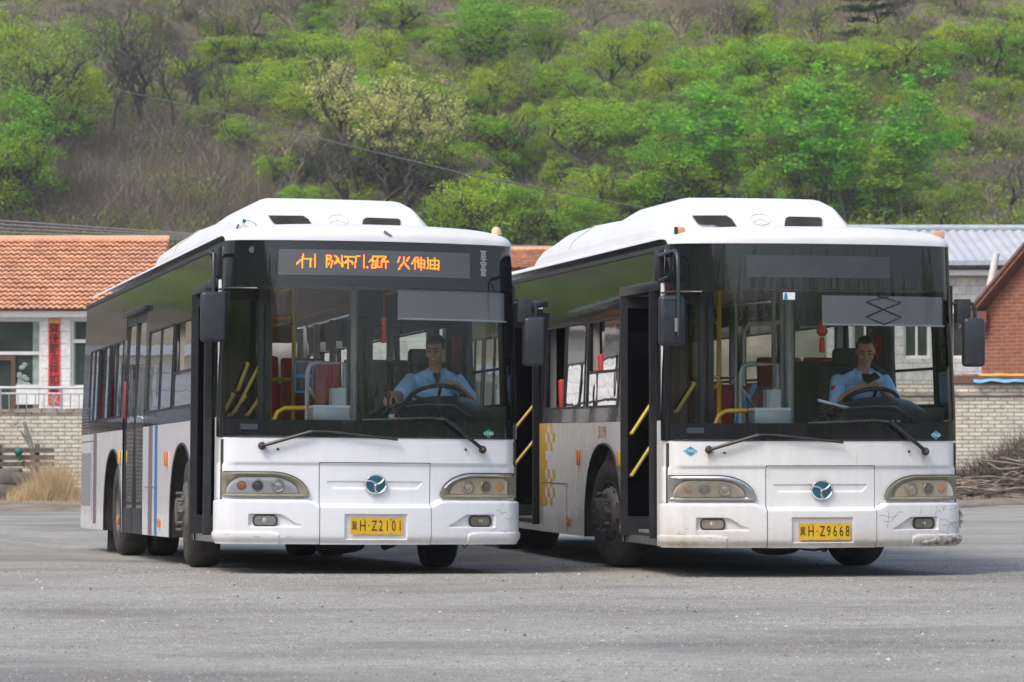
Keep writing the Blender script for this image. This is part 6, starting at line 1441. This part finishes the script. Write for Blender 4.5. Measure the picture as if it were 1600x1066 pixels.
# ------------------------------------------------------------------ the two drivers
def remesh(o, vox, it=4, fac=.5):
    md = o.modifiers.new('r', 'REMESH'); md.mode = 'VOXEL'; md.voxel_size = vox; md.use_smooth_shade = True
    s_ = o.modifiers.new('s', 'SMOOTH'); s_.iterations = it; s_.factor = fac
    dg = bpy.context.evaluated_depsgraph_get(); me = bpy.data.meshes.new_from_object(o.evaluated_get(dg)); o.modifiers.clear(); o.data = me
    me.polygons.foreach_set('use_smooth', [True]*len(me.polygons)); return o
def make_driver(name_label, mat_w, P):
    """P: joints in metres in the bus frame"""
    root = empty('person'); root.matrix_world = mat_w; tag(root, name_label, 'person')
    V3 = Vector; hip, chest, neck, head = V3(P['hip']), V3(P['chest']), V3(P['neck']), V3(P['head'])
    hr = Euler(P['hrot']).to_matrix(); H = lambda x, y, z: head+hr @ V3((x, y, z))
    b = MB()
    b.ell(H(0, .018, .035), (.075, .094, .088), hr, 20, 14); b.ell(H(0, -.012, -.045), (.060, .074, .070), hr, 18, 12); b.ell(H(0, -.058, -.098), (.030, .026, .022), hr)
    b.cap(H(0, -.086, .012), H(0, -.106, -.030), .009, .015); b.ell(H(.013, -.093, -.036), (.010, .010, .008), hr); b.ell(H(-.013, -.093, -.036), (.010, .010, .008), hr)
    b.cap(H(-.045, -.070, .028), H(-.012, -.084, .024), .012, .011); b.cap(H(.045, -.070, .028), H(.012, -.084, .024), .012, .011)
    b.ell(H(.042, -.062, -.026), (.028, .024, .028), hr); b.ell(H(-.042, -.062, -.026), (.028, .024, .028), hr)
    b.cap(H(-.020, -.084, -.062), H(.020, -.084, -.062), .008, .008); b.cap(H(-.016, -.082, -.073), H(.016, -.082, -.073), .009, .009)
    for s_ in (-1, 1): b.ell(H(s_*.077, .012, -.008), (.010, .022, .034), hr)
    b.cap(neck+V3((0, .02, -.17)), neck+V3((0, .01, -.05)), .06, .06); b.cap(neck+V3((0, .01, -.06)), H(0, .02, -.05), .060, .055); b.cap(hip, chest-V3((0, 0, .03)), .11, .105); pass
    sleeves = []
    for s_, k in ((-1, 'r'), (1, 'l')):
        sh, el, wr = V3(P['sh'+k]), V3(P['el'+k]), V3(P['wr'+k]); b.cap(chest+V3((0, .03, .05)), sh+V3((0, .012, -.01)), .048, .045); b.cap(sh, el, .052, .042); b.cap(el, lerp(el, wr, .35), .043, .042); b.cap(lerp(el, wr, .35), wr, .042, .029)
        pd = V3(P['pd'+k]).normalized(); pn = V3(P['pn'+k]).normalized(); sd_ = pd.cross(pn).normalized()*P.get('th'+k, 1)   # finger direction, back-of-hand normal, thumb side
        pc = wr+pd*.050; q = Matrix((sd_, pd, pn)).transposed(); b.ell(pc, (.041, .052, .018), q, 14, 10); b.cap(wr, pc, .027, .026)
        curl = P['curl'+k]
        for j, (o_, L_) in enumerate(((.030, .072), (.010, .080), (-.011, .075), (-.031, .060))):
            p0 = wr+pd*(.092-.004*abs(j-1))+sd_*o_; a = 0; q0 = p0; r0 = .0098-.0006*(j == 3)
            for f, l_ in enumerate((.44, .31, .25)):
                a += curl[f]; d = pd*math.cos(a)-pn*math.sin(a); q1 = q0+d*L_*l_; b.cap(q0, q1, r0-.0006*f, r0-.0006*(f+1), 8); q0 = q1
        t0 = wr+pd*.028+sd_*.034-pn*.006; t1 = t0+(pd*.55+sd_*.75-pn*.35).normalized()*.042; t2 = t1+(pd*.85+sd_*.1-pn*(.5+.3*curl[0])).normalized()*.034; b.cap(t0, t1, .013, .0115, 8); b.cap(t1, t2, .0112, .009, 8)
    for s_ in (-1, 1):
        kn = hip+V3((s_*.14, -.42, .04)); ft = hip+V3((s_*.14, -.46, -.37)); b.cap(hip+V3((s_*.09, 0, 0)), kn, .085, .06); b.cap(kn, ft, .058, .042); b.cap(ft, ft+V3((0, -.14, -.02)), .045, .035)
    body = remesh(b.build('body', M['skin'], root), .0062, 3, .45)
    # shirt
    c = MB(); up = (neck-hip).normalized()
    c.cap(hip+up*.02, lerp(hip, chest, .55), .165, .165); c.ell(lerp(hip, chest, .35), (.185, .145, .16)); c.ell(chest, (.195, .135, .19)); c.cap(V3(P['shr']), V3(P['shl']), .068, .068); c.cap(lerp(V3(P['shr']), neck, .5), lerp(V3(P['shl']), neck, .5), .072, .072)
    c.ell(neck-up*.075, (.13, .10, .07))
    for k in 'rl':
        sh, el = V3(P['sh'+k]), V3(P['el'+k]); c.cap(sh, lerp(sh, el, .70), .070, .074); c.cap(lerp(sh, el, .70), lerp(sh, el, .86), .074, .078)
    r_ = random.Random(3)
    for k in range(9): # folds
        t = r_.uniform(.1, .8); p = lerp(hip, chest, t); c.cap(p+V3((r_.uniform(-.15, .0), -.125, r_.uniform(-.03, .03))), p+V3((r_.uniform(.0, .15), -.125, r_.uniform(-.06, .06))), .022, .014)
    shirt = remesh(c.build('shirt', M['shirt'], root), .008, 5, .5)
    # collar, placket, epaulettes, badge
    cl = MB(); n0 = neck+V3((0, .005, -.02)); G = []
    for k in range(19):
        a = R(-62+k*(304+0)/18*1.0)-math.pi/2+R(62)+R(28); a = lerp(R(-90+24), R(270-24), k/18)
        r0 = 1.0; G.append([n0+V3((.074*math.cos(a), .074*math.sin(a)-.004, .020)), n0+V3((.083*math.cos(a), .085*math.sin(a)-.01, .012)), n0+V3((.104*math.cos(a), .112*math.sin(a)-.014, -.040-.035*max(0, -math.sin(a))))])
    cl.grid(G); cl.build('collar', M['shirt'], shirt, smooth=60, solid=.005)
    vn = MB(); vn.add([n0+V3((-.034, -.080, .0)), n0+V3((.034, -.080, .0)), n0+V3((.004, -.128, -.105)), n0+V3((-.004, -.128, -.105))], [(0, 3, 2, 1)]); vn.build('undershirt', M['navy'], shirt)
    for s_, k in ((-1, 'r'), (1, 'l')):
        sh = V3(P['sh'+k]); e = MB(); m_ = lerp(sh, neck, .26)+V3((0, -.036, .074)); d = (neck-sh).normalized(); rt_ = Matrix.Rotation(math.atan2(d.z, abs(d.x))*(-s_)*-1*(-1), 3, 'Y')
        e.box(m_.x-.058, m_.y-.034, m_.z-.006, m_.x+.058, m_.y+.04, m_.z+.010, rot=Euler((R(30), s_*R(24), 0)).to_matrix()); e.build('epaulette', M['navy'], shirt, bevel=.006)
        pk = MB(); q = chest+V3((s_*.085, -.138, .01)); pk.box(q.x-.048, q.y-.006, q.z-.02, q.x+.048, q.y+.006, q.z+.016, rot=Euler((R(8), 0, s_*R(-14))).to_matrix()); pk.build('pocket_flap', M['shirt'], shirt, bevel=.004)
    sh, el = V3(P['shr']), V3(P['elr']); e = MB(); m_ = lerp(sh, el, .36); e.ell(m_+V3((-.052, -.050, .0)), (.024, .024, .032)); e.build('arm_badge', M['red'], shirt, smooth=60)
    e = MB(); e.tube([chest+V3((.0, -.139, .07-.03*k)) for k in range(9)], .004, 5); e.build('button_placket', M['shirt'], shirt)
    t = MB()
    for s_ in (-1, 1): t.cap(hip+V3((s_*.09, 0, .0)), hip+V3((s_*.14, -.42, .04)), .10, .075); t.cap(hip+V3((s_*.14, -.42, .04)), hip+V3((s_*.14, -.46, -.34)), .075, .07)
    t.cap(hip+V3((-.08, .03, 0)), hip+V3((.08, .03, 0)), .125, .125); remesh(t.build('trousers', M['trousers'], root), .012, 3)
    # hair
    hm = MB(); G = []
    for i in range(25):
        ph = math.pi*i/24; row = []
        for k in range(36):
            th = 2*math.pi*k/36; x, y, z = math.sin(ph)*math.cos(th), math.sin(ph)*math.sin(th), math.cos(ph)
            front = sm(-.05, -.5, y); line = lerp(-.30, P.get('fringe', .50), front); side = abs(x) > .82 and y > -.35 and z > -.55
            g = sm(line-.10, line+.10, z); 
            if y > -.05: g = max(g, sm(-.85, -.55, z))
            if side and y < .25: g = max(g, sm(-.35, -.1, z)*.9)
            f = lerp(.86, P.get('hv', 1.12)+.03*front*sm(.3, .8, z)+.018*mnoise.noise(V3((x*6, y*6, z*6))), g)
            row.append(H(.075*x*f, .018+.096*y*f, .035+.088*z*f+.006*g))
        G.append(row)
    hm.grid(G, wrap=True, flip=True); hm.build('hair', M['hair'], root, smooth=60)
    e = MB()
    for s_ in (-1, 1): e.cap(H(s_*.014, -.094, .033), H(s_*.046, -.078, .036), .0048, .0035, 6)
    e.build('eyebrows', M['hair'], root)
    for s_ in (-1, 1): e = MB(); e.ell(H(s_*.031, -.080, .006), (.014, .007, .0052), hr); e.build('eye', M['eye'], root, smooth=60)
    e = MB(); e.cap(H(-.018, -.0925, -.067), H(.018, -.0925, -.067), .0035, .0035, 6); e.build('mouth_line', M['lip'], root)
    return root
def bus_matrix(c): return Matrix.Translation(c['loc']) @ Matrix.Rotation(c['yaw'], 4, 'Z') @ Matrix.Rotation(c['pit'], 4, 'X') @ Matrix.Rotation(c['rol'], 4, 'Y')

# ------------------------------------------------------------------ put the buses and their contents in place
busA = make_bus(BUS_A); busB = make_bus(BUS_B)
MA, MB_ = bus_matrix(BUS_A), bus_matrix(BUS_B)
make_driver('driver in a pale blue shirt steering, reaching one arm out and glancing aside', MA, dict(
    hip=(.80, 1.26, 1.24), chest=(.78, 1.20, 1.50), neck=(.78, 1.14, 1.725), head=(.765, 1.06, 1.895), hrot=(R(13), R(2), R(-30)), fringe=.42, hv=1.16,
    shr=(.575, 1.17, 1.635), elr=(.44, .98, 1.50), wrr=(.30, .72, 1.50), pdr=(-.35, -.75, -.35), pnr=(-.25, -.25, 1), curlr=(.5, .6, .4), thr=-1,
    shl=(.985, 1.15, 1.635), ell=(1.04, .90, 1.46), wrl=(.835, .605, 1.60), pdl=(-.68, -.72, .05), pnl=(-.05, -.25, 1), curll=(.75, 1.0, .7), thl=1))
make_driver('driver in a pale blue shirt looking down at a phone in both hands', MB_, dict(
    hip=(.78, 1.28, 1.22), chest=(.77, 1.20, 1.49), neck=(.765, 1.12, 1.715), head=(.76, 1.02, 1.885), hrot=(R(22), 0, R(-14)), fringe=.60, hv=1.06,
    shr=(.56, 1.16, 1.63), elr=(.50, 1.00, 1.44), wrr=(.62, .80, 1.565), pdr=(.72, -.35, .28), pnr=(-.25, -.75, -.5), curlr=(.7, .8, .5), thr=1,
    shl=(.97, 1.16, 1.63), ell=(1.0, .98, 1.44), wrl=(.83, .80, 1.565), pdl=(-.72, -.35, .25), pnl=(.25, -.75, -.5), curll=(.7, .8, .5), thl=-1))
p = MB(); p.box(-.038, -.005, -.075, .038, .005, .075); ph_ = p.build('mobile_phone', M['phone'], bevel=.006)
ph_.matrix_world = MB_ @ Matrix.Translation((.735, .775, 1.655)) @ Matrix.Rotation(R(-42), 4, 'X') @ Matrix.Rotation(R(62), 4, 'Y'); tag(ph_, 'dark mobile phone held in both hands by the seated driver', 'phone')
def charm(Mx, x, z0, z1, label, knot):
    r_ = empty('hanging_charm'); r_.matrix_world = Mx; tag(r_, label, 'charm', 'red charms hanging behind the windscreens'); y = yfr(x, 2.1)+.09
    a = MB(); a.tube([(x, y, 2.36), (x, y, z0)], .003, 5); a.build('cord', M['red'], r_)
    a = MB()
    if knot: a.lathe([(.004, .09), (.012, .08), (.016, .055), (.030, .035), (.046, .0), (.046, -.02), (.030, -.045), (.008, -.05)], (x, y, z0), 'z', 16); a.build('knot', M['red_cloth'], r_, smooth=60)
    else: a.lathe([(.004, .03), (.018, .02), (.026, .0), (.018, -.025), (.006, -.03)], (x, y, z0), 'z', 14); a.build('knot', M['gilt_red'], r_, smooth=60)
    a = MB(); zt = z0-(.055 if knot else .03); a.ell((x, y, zt), (.016, .016, .012), n=10, m=6); a.build('bead', M['coin'], r_)
    a = MB(); n_ = 14
    a.lathe([(.012, 0), (.020, -.02), (.024, z1-zt+.01), (.020, z1-zt), (.0, z1-zt)], (x, y, zt), 'z', 14); a.build('tassel', mat('red_tassel', (.62, .035, .015), .6, bs=90, bstr=.4), r_, smooth=60)
M['gilt_red'] = mat('gilt_red', (.62, .09, .02), .4)
charm(MA, .08, 2.095, 1.905, 'small red charm with an orange-red tassel hanging in the lit-display bus', False)
charm(MB_, .04, 2.03, 1.845, 'red embroidered pouch charm with a tassel in the dark-display bus', True)
